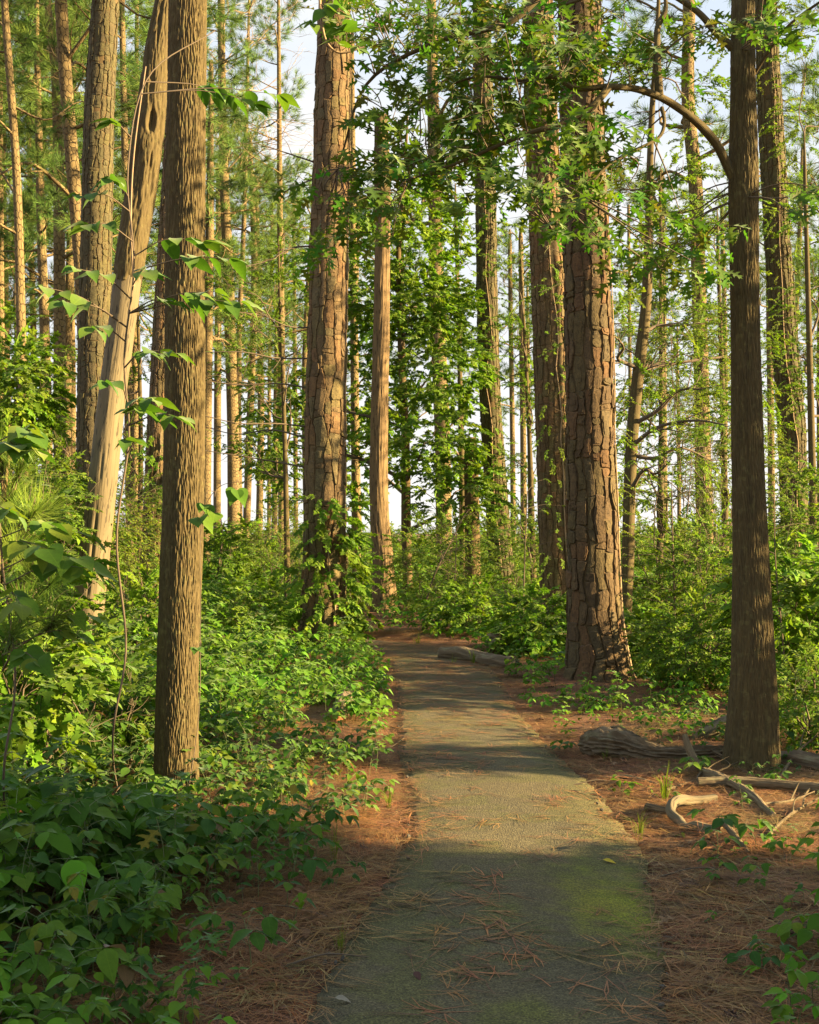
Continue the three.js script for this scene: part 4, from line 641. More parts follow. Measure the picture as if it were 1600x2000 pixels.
// where small plants grow: [plants per square metre, height factor]
function growth(x, z) {
  const d = pathDist(x, z), left = x < mixn(0.24, 0.4, 0), clump = smooth(-0.25, 0.2, fbm(x * 1.1, z * 1.1, 21, 3)), d0 = -z;
  if (d < 0.06) return [0, 1];
  for (const [cx, cz, cr] of CLEAR) if (Math.hypot(x - cx, z - cz) < cr) return [0, 1];
  if (left && z > -17.6) { const e = mixn(0.4, 0.12, smooth(6.5, 11, d0)); const k = smooth(e - 0.2, e + 0.08, d + 0.25 * fbm(x * 2, z * 2, 3, 2)); return [k * mixn(42, 66, clump) * mixn(1, 0.62, smooth(8, 13, d0)), (mixn(0.72, 1.1, smooth(0.4, 2.4, d - e)) + 0.55 * smooth(0.25, 0.9, d - e) * smooth(6.4, 5.4, d0)) * mixn(1, 0.8, smooth(6, 7, d0) * smooth(10, 8, d0))]; }
  if (!left && z > -17) { const k = smooth(9.4, 11.6, d0 + 0.8 * fbm(x, z, 5, 2)) * smooth(0.05, 0.7, d) + 0.45 * smooth(1.4, 2.6, d) * smooth(5, 6.6, d0) + 0.12 * smooth(0.1, 0.5, d) * clump; return [k * mixn(12, 30, clump) + (9 + 20 * clump) * smooth(0.05, 0.3, d), mixn(0.5, 0.75, smooth(9, 15, d0))]; }
  return [mixn(9, 18, clump) * smooth(0.1, 0.8, d), mixn(0.85, 1.6, smooth(17, 32, d0)) + 1.6 * smooth(40, 60, d0)];
}
{
  const near = [], far = {}; for (const k in KIND) far[k] = KIND[k].map(() => []);
  for (let zi = 3.3; zi < 90; zi += zi < 44 ? 0.25 : 0.7) {
    const half = 0.37 * zi + 0.7, cell = zi < 44 ? 0.25 : 0.7;
    for (let x = -half; x < half; x += cell) {
      const z = -zi - rr(0, cell), xx = x + rr(0, cell), [dens, hf] = growth(xx, z), n = dens * cell * cell * (zi > 44 ? 0.09 : zi > 18 ? 0.72 : 1); let m = Math.floor(n) + (R() < n % 1 ? 1 : 0);
      while (m-- > 0) {
        const px = xx + rr(-.12, .12), pz = z + rr(-.12, .12); if (pathDist(px, pz) < 0.06) continue;
        const right = px > 0.3, d = -pz, u = R(), kind = right && d < 10 ? (u < 0.62 ? 'seedling' : u < 0.85 ? 'ivy' : 'creeper') : u < 0.5 ? 'ivy' : u < 0.7 ? 'creeper' : u < 0.83 ? 'seedling' : u < 0.95 ? 'heart' : 'oakling';
        const s = hf * rr(0.7, 1.25) * (right && d < 10 ? 1.4 : 1) * (kind === 'seedling' && d > 10 ? 2 : 1); near.push([kind, V(px, groundY(px, pz) - 0.005, pz), s]);
      }
    }
  }
  const seen = near.filter(([, p]) => Math.abs(p.x / p.z) < 0.335 && -p.z < 11.5 && -p.z > 3.9).sort((a, b) => b[1].z - a[1].z), count = {}, most = { ivy: 290, creeper: 140, seedling: 190, heart: 70, oakling: 30 }, taken = new Set();
  for (const q of seen) { const [kind, p, s] = q; count[kind] = (count[kind] || 0) + 1; if (count[kind] > most[kind]) continue; taken.add(q);
    const right = p.x > 0.3, d = -p.z, where = right ? (d < 6.5 ? 'on the needle litter in the lower right' : d < 9 ? 'near the fallen branches on the right' : 'in front of the thick reddish pine on the right') : d < 5.2 ? 'in the lower left corner of the leafy bank' : d < 6.8 ? 'in the leafy bank left of the path' : d < 8.4 ? 'around the foot of the near left hardwood' : 'in the bank behind the near left hardwood';
    plantThing(kind, p, s, `${NAMES[kind][1]} green plant ${where}`, `${NAMES[kind][1]} plants ${where}`, clamp(Math.floor(rr(0, 3.4) + (R() < 0.12 ? 1 : 0)), 0, 4)); }
  for (const q of near) if (!taken.has(q)) { const [kind, p, s] = q; pick(far[kind]).push([mat4(p, rr(0, 6.28), rr(-.1, .1), rr(-.1, .1), s), tint(0.7, 1.3)]); }
  const g = new THREE.Group(); g.name = 'undergrowth'; g.userData = { kind: 'stuff', label: 'green undergrowth of small leafy plants covering the forest floor', category: 'undergrowth' }; scene.add(g);
  for (const k in KIND) KIND[k].forEach((v, i) => copies('undergrowth', v.flat, FOLIAGE, g, far[k][i]));
  console.log('plants', near.length, taken.size);
}
// ------------------------------------------------------------------ shrubs: stems and foliage
function shrub(label, cx, cy, d, rx, ry, rz, n, kind, { size = 0.8, shade = [0.75, 1.2], at = null, stems = 5, name = 'shrub', group = null, mat = M.twig } = {}) {
  const c = at || P(cx, cy, d), k = at ? 1 : d / F, base = V(c.x, 0, c.z), t = thing(name, label, 'shrub', base, group), s = new Shape3();
  for (let q = 0; q < stems; q++) { const s1 = new Shape3(); limb(s1, V(c.x + gauss() * 0.12, -0.04, c.z + gauss() * 0.12), V(c.x + rr(-.8, .8) * rx * k, c.y + rr(-0.1, 0.9) * ry * k, c.z + rr(-.8, .8) * rz), 0.011, { twigs: 9, bend: 0.2, seg: 4, twigLen: 0.4 }); part('stem', s1.build(), mat, t); }
  const list = []; for (let i = 0; i < n; i++) { let x, y, z; do { x = rr(-1, 1); y = rr(-1, 1); z = rr(-1, 1); } while (x * x + y * y + z * z > 1 || fbm(x * 2.4 + cx, y * 2.4 + cy, z * 2.4 + d, 2) < -0.1); const p = V(c.x + x * rx * k, Math.max(0.05, c.y + y * ry * k), c.z + z * rz); list.push([leafAim(p, V(x + gauss() * 0.6, y * 0.5 + gauss() * 0.4, z + gauss() * 0.6), rr(-.7, .7), size * rr(0.7, 1.3)), tint(...shade)]); }
  foliage(t, kind, list);
}
shrub('dense dark small-leaved shrub behind the leaning dead tree, far left', 60, 1010, 13.5, 85, 120, 0.9, 520, 'small', {});
shrub('dense dark shrub left of the leaning dead tree foot', 150, 1040, 15.5, 80, 110, 0.9, 420, 'small', {});
shrub('dark tangled shrub between the leaning dead tree and the near left hardwood', 245, 1040, 16, 60, 130, 0.8, 420, 'fine', {});
shrub('tall leafy bush climbing the left edge of the picture', 20, 1130, 7.4, 95, 170, 0.4, 190, 'star', { size: 0.62, stems: 6 });
shrub('lobed-leaved young oak bush in front of the leaning dead tree foot', 190, 1370, 8.6, 105, 75, 0.45, 120, 'oak', { size: 0.7, stems: 6 });
shrub('leafy bush at the left edge below the tall one', 60, 1340, 7.0, 90, 95, 0.4, 130, 'star', { size: 0.6, stems: 6 });
shrub('five-fingered leafy bush between the leaning dead tree and the left edge', 45, 1250, 9.2, 70, 90, 0.5, 140, 'small', { size: 0.8, stems: 6 });
shrub('low bush behind the near left hardwood, sunlit top', 280, 1210, 13, 60, 70, 0.6, 150, 'star', { size: 0.6 });
shrub('feathery fine-leaved bush left of the large sunlit pine', 545, 1070, 24, 50, 85, 0.8, 330, 'fine', {});
shrub('rounded green bush in the clearing at the far trunks', 430, 1085, 30, 60, 50, 1.2, 220, 'star', { size: 0.8 });
shrub('bright mound of leaves below the tall pale pine', 480, 1070, 38, 50, 40, 1.2, 160, 'star', { size: 1.0 });
shrub('low leafy bush left of the large pine foot', 480, 1190, 20, 100, 50, 1.2, 260, 'star', { size: 0.7 });
shrub('leafy bush crowding behind the large sunlit pine', 690, 1130, 19.5, 30, 90, 0.5, 120, 'star', { size: 0.7 });
shrub('thicket at the end of the path right of the bare dead trunk', 835, 1120, 23, 70, 110, 1.1, 360, 'small');
shrub('dark twiggy thicket in the middle under the sweetgum', 900, 1100, 25, 70, 110, 1.2, 340, 'fine');
shrub('leafy bush beyond the two mossy logs', 930, 1200, 19.5, 90, 55, 0.9, 260, 'star', { size: 0.65 });
shrub('bush at the foot of the tall skyline pine', 1005, 1110, 23, 60, 100, 1.0, 300, 'small');
shrub('low bush left of the thick reddish pine foot', 1050, 1215, 16.5, 55, 60, 0.7, 190, 'star', { size: 0.6 });
shrub('leafy bush right of the thick reddish pine foot', 1260, 1260, 14.5, 60, 50, 0.6, 170, 'star', {});
shrub('tall loose bush behind the thin saplings right of the thick pine', 1300, 1130, 17, 80, 100, 1.0, 300, 'small', {});
shrub('fine-leaved bush left of the smooth dark trunk', 1390, 1130, 14, 60, 110, 0.8, 260, 'small', {});
shrub('bluish low bush in front of the thin saplings', 1350, 1265, 12.6, 75, 60, 0.6, 220, 'small', {});
shrub('yellow-green bush right of the smooth dark trunk', 1555, 1180, 11.5, 60, 110, 0.7, 200, 'star', {});
shrub('dense green bush at the right edge behind the dark trunk', 1600, 1050, 16, 70, 130, 0.9, 380, 'small');
shrub('leafy bush low at the right edge', 1575, 1380, 9.4, 60, 80, 0.5, 150, 'small', { size: 0.7 });
shrub('pale bush far off in the bright gap', 1255, 1060, 36, 60, 35, 1.5, 170, 'small', { size: 1.2 });
shrub('hazy bush line far off right of the ivy-clad pine', 1420, 1050, 42, 110, 45, 2, 320, 'small', { size: 1.3 });
shrub('far bush line beyond the clearing on the left', 330, 1040, 44, 90, 60, 2, 330, 'small', { size: 1.3 });
shrub('bright young leafy bush in the far left background', 45, 760, 22, 60, 90, 1.0, 260, 'star', { size: 0.9, stems: 3 });
shrub('loose twiggy leaves below the long oak bough', 1330, 690, 17, 110, 130, 1.2, 240, 'fine', { size: 0.8, stems: 7 });
shrub('loose bush of pale leaves behind the ivy-clad pine', 1420, 880, 19, 90, 130, 1.2, 260, 'fine', { size: 0.8, stems: 7 });
const ordinal = k => ['', 'first', 'second', 'third', 'fourth', 'fifth', 'sixth', 'seventh', 'eighth', 'ninth', 'tenth', 'eleventh', 'twelfth', 'thirteenth', 'fourteenth', 'fifteenth', 'sixteenth', 'seventeenth', 'eighteenth', 'nineteenth', 'twentieth'][k]; let bushNo = 0;
for (const [x, d, w] of [[-60, 30, 3], [60, 34, 3], [200, 33, 3], [390, 52, 5], [560, 60, 5], [660, 40, 4], [760, 36, 3], [880, 40, 4], [1040, 36, 3], [1130, 44, 4], [1340, 60, 5], [1500, 30, 3], [1560, 40, 4], [1640, 34, 3], [980, 62, 5], [1210, 70, 5], [700, 66, 5], [480, 75, 6], [290, 58, 5], [120, 48, 4]].sort((a, b) => a[0] - b[0])) shrub(`distant green bush, ${ordinal(++bushNo)} from the left in the low belt closing the view`, x, 0, d, w, rr(0.8, 1.5) * (d > 50 ? 1.1 : 1), 1.4, Math.round(70 * w), 'small', { at: V((x - 800) / F * d, 0.6, -d), size: 1.4, stems: 2, group: 'distant bushes of the low belt closing the view' });
// unseen thickets added on the sunny side to shade the foreground and oak
for (const [x, y, z, rx, ry, rz, n] of [[6.2, 1.3, -0.6, 1.3, 1.9, 1.5, 700], [6.6, 1.7, -2.7, 1.3, 2.3, 1.3, 1000], [7.6, 1.9, -3.75, 1.2, 2.4, 0.9, 900], [5.2, 0.8, -3.4, 0.8, 1.1, 1.0, 260], [8.6, 2.2, -1.8, 1.4, 1.8, 2.0, 420], [6.3, 1.5, -7.8, 0.6, 2.0, 0.22, 300], [6.6, 4.2, -7.9, 0.6, 1.6, 0.22, 240], [6.6, 6.3, -8.0, 0.7, 1.2, 0.4, 160]]) shrub('dense thicket added on the sunny side to shade the foreground, outside the view', 0, 0, 5, rx, ry, rz, n, 'star', { at: V(x, y, z), size: rz < 0.5 ? 0.8 : 1.3, name: 'shading_thicket', group: 'thickets added on the sunny side for shade' });
// ------------------------------------------------------------------ needle litter, grass, twigs
function needlePatch(n, rad, w, lift, aligned = null) {
  const s = new Shape3(true);
  for (let k = 0; k < n; k++) {
    const a = aligned === null ? rr(0, 6.283) : aligned + gauss() * 0.5, r = rad * Math.sqrt(R()), t = rr(0, 6.283), c0 = V(Math.cos(t) * r, rr(0.001, lift), Math.sin(t) * r), L = rr(0.1, 0.21), d = V(Math.cos(a), rr(-0.08, 0.1), Math.sin(a)), h = R();
    const c = h < 0.45 ? lin(0.285, 0.14, 0.046) : h < 0.75 ? lin(0.2, 0.1, 0.036) : h < 0.92 ? lin(0.09, 0.046, 0.02) : lin(0.4, 0.25, 0.09); c.multiplyScalar(rr(0.75, 1.2));
    for (let q = 0; q < (R() < 0.6 ? 2 : 1); q++) { const b = d.clone().applyAxisAngle(V(0, 1, 0), q * rr(0.06, 0.3)), bend = V(-b.z, 0.1, b.x).multiplyScalar(rr(-.014, .014)); s.blade([c0, c0.clone().addScaledVector(b, L * 0.5).add(bend), c0.clone().addScaledVector(b, L)].map(v => (v.y = Math.max(0.0008, v.y), v)), [w, w, w * 0.4], V(-b.z, 0, b.x), c); }
  }
  return s.build();
}
{
  const dense = [0, 1, 2, 3].map(() => needlePatch(90, 0.2, 0.0011, 0.028)), sparse = [0, 1, 2, 3].map(() => needlePatch(10, 0.13, 0.0019, 0.009)), D = dense.map(() => []), S = sparse.map(() => []);
  for (let z = -3; z > -22; z -= 0.16) for (let x = -0.36 * -z - 0.6; x < 0.36 * -z + 0.6; x += 0.16) {
    const px = x + rr(-.08, .08), pz = z + rr(-.08, .08), d = pathDist(px, pz); if (d < -0.02) continue;
    const zone = px > 0.3 ? smooth(11, 8.5, -pz) : smooth(2.2, 1.0, d), keep = 0.22 + 0.75 * Math.max(zone, smooth(0.5, 0.1, d)) * smooth(-0.03, 0.1, d); if (R() > keep) continue;
    D[ri(4)].push([mat4(V(px, groundY(px, pz) + 0.002, pz), rr(0, 6.3), 0, 0, rr(0.8, 1.2)), lin(rr(0.7, 1.15), rr(0.75, 1.1), rr(0.7, 1.1))]);
  }
  for (let k = 0; k < 4600; k++) {
    const z = -3.2 - 15 * Math.pow(R(), 0.8), x = rr(-1.2, 1.7), d = pathDist(x, z); if (d > -0.01) continue;
    const drift = fbm(x * 1.5, z * 0.9, 31, 3) + 0.4 * smooth(-0.2, 0, d) + 0.4 * smooth(10, 15, -z) - 0.1; if (R() > 0.12 + 1.1 * Math.max(0, drift)) continue;
    S[ri(4)].push([mat4(V(x, 0.043, z), R() < 0.6 ? rr(-0.5, 0.5) + (R() < .5 ? Math.PI : 0) : rr(0, 6.3), 0, 0, rr(0.7, 1.1)), lin(rr(0.8, 1.3), rr(0.8, 1.25), rr(0.8, 1.2))]);
  }
  const g = new THREE.Group(); g.name = 'needle_litter'; g.userData = { kind: 'stuff', label: 'reddish brown pine needles lying on floor and path', category: 'litter' }; scene.add(g);
  dense.forEach((q, k) => copies('needle_litter', q, M.litter, g, D[k])); sparse.forEach((q, k) => copies('needle_litter', q, M.litter, g, S[k]));
  { // dry leaves blown among the needles
    const L = [[], [], [], []], G = [ovateLeafG[0], ovateLeafG[2], oakLeafG[0], oakLeafG[1]], dry = leafMat(lin(1, 1, 1), { transmission: 0.12 });
    for (let k = 0; k < 2600; k++) { const z = -3.4 - 13 * Math.pow(R(), 1.2), x = rr(-0.36 * -z, 0.36 * -z), d = pathDist(x, z); if (d < 0.02 || R() > 0.5 * smooth(-0.3, 0.25, fbm(x * 1.3, z * 1.3, 41, 3)) + 0.08) continue; const q = ri(4), t = R(), c = t < 0.5 ? lin(0.17, 0.095, 0.05) : t < 0.8 ? lin(0.1, 0.062, 0.04) : lin(0.3, 0.2, 0.11); L[q].push([mat4(V(x, groundY(x, z) + rr(0.02, 0.034), z), rr(0, 6.3), rr(-.35, .35), rr(-.5, .5), rr(0.035, q > 1 ? 0.1 : 0.075)), c]); }
    G.forEach((q, k) => copies('dry_leaf_litter', q, dry, g, L[k]));
  }
  // bits: bark crumbs and broken asphalt along the edges
  const crumb = new THREE.DodecahedronGeometry(1, 0), C = [];
  for (let k = 0; k < 1500; k++) { const z = -3.3 - 13 * Math.pow(R(), 1.3), x = rr(-2, 3.2), d = pathDist(x, z), edge = Math.abs(d) < 0.07; if (d < -0.07 || (!edge && R() < 0.72)) continue; const s = edge ? rr(0.004, 0.014) : rr(0.004, 0.012); C.push([mat4(V(x, d < 0 ? 0.034 : groundY(x, z) + 0.006, z), rr(0, 6), rr(0, 6), rr(0, 6), V(s * rr(1, 1.8), s * 0.7, s)), edge ? lin(0.07, 0.066, 0.052) : lin(0.12, 0.075, 0.045)]); }
  copies('crumb_gravel', crumb, std({}), scene, C, { label: 'crumbs of asphalt and bark along the path edges', category: 'gravel' });
}
{ // grass tufts by the logs and on the verges
  const tuft = () => { const s = new Shape3(); for (let k = 0; k < 22; k++) { const a = rr(0, 6.3), L = rr(0.1, 0.24), o = rr(0.15, 0.7), d = V(Math.cos(a), 0, Math.sin(a)); s.blade([V(0, 0, 0).addScaledVector(d, rr(0, .03)), d.clone().multiplyScalar(L * o * 0.4).setY(L * 0.6), d.clone().multiplyScalar(L * o).setY(L * (1 - o * 0.4))], [0.0024, 0.002, 0.0003], V(-d.z, 0, d.x)); } return s.build(); };
  const shapes = [tuft(), tuft(), tuft()];
  const SP = [[815, 1262, 1.4, 'grass tuft at the far bend of the path'], [925, 1300, 1.5, 'bright grass tuft against the nearer mossy log'], [850, 1252, 1.1, 'small grass tuft left of the nearer mossy log'], [885, 1300, 0.9, 'small grass tuft under the nearer mossy log'], [1297, 1572, 1.2, 'grass tuft left of the curled dead branch'], [1180, 1492, 0.7, 'small grass tuft in front of the rotten log'], [1248, 1640, 0.9, 'grass tuft by the pine cone at the path edge'], [760, 1580, 0.8, 'thin grass tuft on the left path edge'], [655, 1690, 0.9, 'sparse grass tuft on the left needle strip'], [665, 1855, 0.6, 'single short grass tuft at the left path edge'], [960, 1255, 1.2, 'grass blades in front of the leafy bush at the bend']];
  for (const [x, y, s, label] of SP) { const p = GP(x, y), t = thing('grass_tuft', label, 'grass', V(p.x, groundY(p.x, p.z) - 0.004, p.z)), m = shadows(new THREE.Mesh(pick(shapes), LEAFM[4])); m.name = 'blades'; m.userData.kind = 'stuff'; m.scale.setScalar(s); m.rotation.y = rr(0, 6); t.add(m); }
}
// ------------------------------------------------------------------ fallen wood
const onPx = (x, y, d) => P(x, y, d);
function lump(s, pts, rads, seg, n, amp, freq, o = {}) { const q = spline(pts, n), r = lerpArr(rads, n), k = rr(0, 50); s.tube(q, r, seg, { disp: (a, l, rad) => rad * amp * (fbm(Math.cos(a) * freq * 0.25 + k, l * freq * 0.5, Math.sin(a) * freq * 0.25, 3) + 0.5 * noise(Math.cos(a) * 3.1, l * 1.3 + k, Math.sin(a) * 3.1)) + rad * amp * 0.45 * noise(Math.cos(a) * 6, l * 2 + k, Math.sin(a) * 6) + rad * amp * 0.3 * noise(Math.cos(a) * 13, l * 5 + k, Math.sin(a) * 13), tile: 0.5, ...o }); return q; }
function hollowEnd(t, p, dir, r, depth, mat) {              // rim and cavity at the end of a log
  const s = new Shape3(), seg = 24, q = [p.clone().addScaledVector(dir, 0.012), p.clone().addScaledVector(dir, 0.014), p.clone().addScaledVector(dir, -depth * 0.3), p.clone().addScaledVector(dir, -depth)];
  s.tube(q, [r * 0.98, r * 0.66, r * 0.55, r * 0.4], seg, { disp: (a, l, rad) => rad * 0.16 * noise(Math.cos(a) * 2, 3, Math.sin(a) * 2 + p.x), cap: false }); part('hollow_end', s.build(), mat, t);
  const c = new Shape3(); c.tube([q[3], q[3].clone().addScaledVector(dir, -0.01)], [r * 0.42, r * 0.42], 12, {}); part('core', c.build(), M.darkWood, t);
}
const redWood = std({ map: woodC, bumpMap: woodB, bumpScale: 0.006, color: lin(0.95, 0.5, 0.3) });
{ // short log pointing at the viewer, left verge
  const a = GP(658, 1424).setY(0.085), b = GP(672, 1372).setY(0.09), m = a.clone().lerp(b, 0.5).add(V(0.03, 0.01, 0)), t = thing('hollow_log', 'short hollow log lying end-on in the plants left of the path', 'log', V(a.x, 0, a.z)), s = new Shape3(); lump(s, [a, m, b], [0.075, 0.085, 0.075], 36, 40, 0.22, 9, { cap: false }); part('bark', s.build(), M.rot, t);
  hollowEnd(t, a, a.clone().sub(m).normalize(), 0.08, 0.22, redWood);
}
{ // the two mossy logs at the bend
  const L = (label, pts, r, end) => { const t = thing('mossy_log', label, 'log', V(pts[0].x, 0, pts[0].z)), s = new Shape3(); lump(s, pts, r, 32, 60, 0.24, 8); part('bark', s.build(), M.rot, t); if (end) hollowEnd(t, pts[pts.length - 1], pts[pts.length - 1].clone().sub(pts[pts.length - 2]).normalize(), r[r.length - 1] * 1.05, 0.2, M.wood); };
  L('mossy log with a cut hollow end lying nearest the bend of the path', [GP(860, 1290).setY(0.1), GP(900, 1293).setY(0.11), GP(950, 1301).setY(0.08), GP(1003, 1309).setY(0.085)], [0.075, 0.1, 0.09, 0.085], true);
  L('thicker ribbed log lying behind the mossy log at the bend', [GP(955, 1277).setY(0.15), GP(1000, 1279).setY(0.16), GP(1052, 1278).setY(0.15)], [0.13, 0.15, 0.12], false);
}
{ // rotten log reaching behind the oak
  const p = [[1138, 1478, 0.10], [1175, 1484, 0.12], [1225, 1490, 0.12], [1265, 1494, 0.09], [1330, 1497, 0.085], [1420, 1494, 0.085]].map(([x, y, h]) => GP(x, y).setY(h)), t = thing('rotten_log', 'crumbling rotten log lying left of the dark oak', 'log', V(p[0].x, 0, p[0].z)), s = new Shape3();
  lump(s, p, [0.065, 0.1, 0.095, 0.07, 0.06, 0.055], 84, 170, 0.75, 16); part('wood', s.build(), M.rot, t);
  const q = [[1142, 1468, 0.12], [1200, 1474, 0.15], [1262, 1484, 0.12]].map(([x, y, h]) => GP(x, y).setY(h)), s2 = new Shape3(); lump(s2, q, [0.035, 0.06, 0.03], 48, 90, 0.9, 20, { squash: [0.55, 1] }); part('splintered_slab', s2.build(), M.greyWood, t);
  const r = [[1522, 1502, 0.07], [1560, 1512, 0.08], [1640, 1528, 0.08]].map(([x, y, h]) => GP(x, y).setY(h)), t2 = thing('rotten_log', 'dark decayed log right of the dark oak foot', 'log', V(r[0].x, 0, r[0].z)), s3 = new Shape3(); lump(s3, r, [0.07, 0.085, 0.08], 36, 50, 0.4, 10); part('wood', s3.build(), M.rot, t2);
  const w = [[1345, 1470, 0.1], [1385, 1440, 0.2], [1430, 1415, 0.3]].map(([x, y, h]) => { const d = 9.6; return P(x, y - 10, d); }), t3 = thing('fallen_bough', 'pale stripped bough propped behind the dark oak', 'branch', V(w[0].x, 0, w[0].z)), s4 = new Shape3(); lump(s4, [GP(1340, 1478).setY(0.03), ...w], [0.03, 0.05, 0.055, 0.05], 18, 40, 0.3, 12); part('wood', s4.build(), M.wood, t3);
}
function deadBranch(label, pts, rads, mat, { side = [], name = 'fallen_branch', amp = 0.36, n = 90 } = {}) {
  const hs = lerpArr(rads, pts.length); pts.forEach((p, k) => { p.y = Math.max(p.y, groundY(p.x, p.z) + 0.018 + hs[k] * 0.75); }); const t = thing(name, label, 'branch', V(pts[0].x, 0, pts[0].z)), s = new Shape3(); lump(s, pts, rads.map(r => r * 0.85), 22, n, amp, 16); part('wood', s.build(), mat, t);
  for (const [p, r] of side) { const q = new Shape3(); lump(q, p, r, 10, 20, 0.15, 14); part('side_shoot', q.build(), mat, t); }
}
deadBranch('straight grey fallen pole in front of the dark oak foot', [GP(1362, 1556).setY(0.05), GP(1420, 1557).setY(0.055), GP(1500, 1562).setY(0.06), GP(1650, 1576).setY(0.06)], [0.034, 0.037, 0.038, 0.04], M.greyWood);
deadBranch('slanting dead branch rising to a broken tip left of the dark oak', [P(1337, 1436, 8.3), P(1352, 1475, 8.2), P(1375, 1510, 8.05), P(1403, 1543, 7.8), P(1450, 1568, 7.5), P(1475, 1592, 7.25), P(1492, 1618, 7.0), P(1512, 1642, 6.75)], [0.022, 0.034, 0.034, 0.037, 0.03, 0.03, 0.024, 0.018], M.greyWood, { side: [[[P(1404, 1540, 7.8), P(1398, 1560, 7.6), P(1393, 1585, 7.35), P(1395, 1600, 7.2)], [0.02, 0.017, 0.014, 0.01]], [[P(1372, 1505, 8.05), P(1362, 1520, 7.9), P(1366, 1545, 7.7)], [0.008, 0.006, 0.003]]] });
deadBranch('curled pale dead branch looping on the needles, right of the path', [P(1398, 1566, 7.3), P(1372, 1570, 7.25), P(1345, 1563, 7.2), P(1326, 1563, 7.1), P(1312, 1573, 7.0), P(1312, 1590, 6.9), P(1328, 1607, 6.8), P(1333, 1628, 6.72), P(1346, 1631, 6.65)], [0.026, 0.03, 0.033, 0.034, 0.034, 0.032, 0.03, 0.026, 0.018], M.wood, { n: 80 });
deadBranch('dark arched dead branch with a hanging tip beside the curled one', [P(1338, 1630, 6.66), P(1358, 1622, 6.65), P(1380, 1632, 6.6), P(1395, 1634, 6.55), P(1398, 1616, 6.55), P(1412, 1606, 6.5), P(1430, 1626, 6.4), P(1445, 1652, 6.25), P(1463, 1671, 6.1)], [0.018, 0.03, 0.024, 0.028, 0.026, 0.026, 0.02, 0.018, 0.01], M.greyWood, { n: 80, side: [[[P(1444, 1650, 6.26), P(1446, 1685, 6.15), P(1448, 1722, 6.0)], [0.011, 0.009, 0.006]], [[P(1398, 1612, 6.55), P(1404, 1598, 6.55), P(1408, 1590, 6.55)], [0.008, 0.006, 0.002]]] });
deadBranch('split grey stick lying flat in the needles before the rotten log', [GP(1178, 1528).setY(0.025), GP(1225, 1531).setY(0.03), GP(1282, 1547).setY(0.02)], [0.016, 0.022, 0.008], M.greyWood);
deadBranch('short brown stub of wood left of the curled branch', [GP(1262, 1592).setY(0.045), GP(1285, 1598).setY(0.04), GP(1310, 1604).setY(0.03)], [0.03, 0.026, 0.02], M.darkWood);
deadBranch('small pale stick on the litter in the lower right corner', [GP(1498, 1868).setY(0.02), GP(1525, 1878).setY(0.018), GP(1552, 1888).setY(0.014)], [0.005, 0.007, 0.004], M.wood, { name: 'stick' });
deadBranch('bent pale twig lying across the left verge', [GP(694, 1492).setY(0.03), GP(720, 1478).setY(0.05), GP(752, 1472).setY(0.03), GP(790, 1452).setY(0.05)], [0.008, 0.008, 0.006, 0.003], M.wood, { name: 'stick' });
deadBranch('dark upright broken twig right of the near left hardwood', [P(420, 1120, 30), P(430, 1085, 30), P(434, 1055, 30), P(432, 1010, 30)].map((p, k) => k ? p : p.setY(0)), [0.03, 0.028, 0.02, 0.01], M.twig, { name: 'stick', side: [[[P(434, 1056, 30), P(418, 1054, 30), P(404, 1050, 30)], [0.02, 0.015, 0.008]]] });
for (const [x, y, a, label] of [[1290, 1720, 0.2, 'thin bent twig near the lying pine cone'], [1385, 1500, 2.6, 'thin grey twig leaning on the rotten log'], [1450, 1800, 1.1, 'thin brown twig on the litter at right'], [560, 1900, 0.4, 'thin twig on the needles left of the path near the lower edge'], [640, 1800, 2.9, 'thin twig at the left path edge'], [1540, 1480, 0.3, 'long thin dead twig right of the dark oak'], [1120, 1540, 0.1, 'short twig on the path verge before the rotten log']]) { const p = GP(x, y); p.y = 0.03; deadBranch(label, [p, p.clone().add(V(Math.cos(a) * 0.16, 0.03, -Math.sin(a) * 0.16)), p.clone().add(V(Math.cos(a) * 0.34, 0, -Math.sin(a) * 0.3))], [0.005, 0.004, 0.002], M.twig, { name: 'stick', n: 16 }); }
for (const [pts, r, label] of [[[[1340, 1480, 0.05], [1395, 1500, 0.12], [1460, 1530, 0.05]], 0.012, 'thin forked branch lying across the rotten log'], [[[1300, 1560, 0.03], [1370, 1540, 0.07], [1440, 1520, 0.12]], 0.01, 'thin grey branch crossing under the slanting dead branch'], [[[1480, 1600, 0.03], [1540, 1590, 0.08], [1620, 1560, 0.1]], 0.014, 'forked grey branch reaching to the right edge below the fallen pole'], [[[1500, 1660, 0.03], [1545, 1620, 0.1], [1600, 1600, 0.14]], 0.012, 'dark thin branch at the right edge above the seedlings'], [[[1380, 1660, 0.03], [1420, 1640, 0.04], [1490, 1655, 0.03]], 0.008, 'thin twiggy stick below the arched dead branch'], [[[1520, 1540, 0.06], [1560, 1500, 0.14], [1620, 1470, 0.2]], 0.013, 'dead branch propped on the decayed log at the right edge']]) {
  const q = pts.map(([x, y, h]) => GP(x, y).setY(h)), m = q[1], sh = (a, l) => [[m.clone().lerp(q[2], a), m.clone().lerp(q[2], a + 0.25).add(V(gauss() * 0.05, l * 0.5, gauss() * 0.05)), m.clone().lerp(q[2], a + 0.45).add(V(gauss() * 0.1, l, gauss() * 0.1))], [r * 0.5, r * 0.35, r * 0.15]];
  deadBranch(label, q, [r, r * 0.8, r * 0.35], M.greyWood, { n: 40, side: [sh(0, 0.1), sh(0.35, 0.06)] });
}
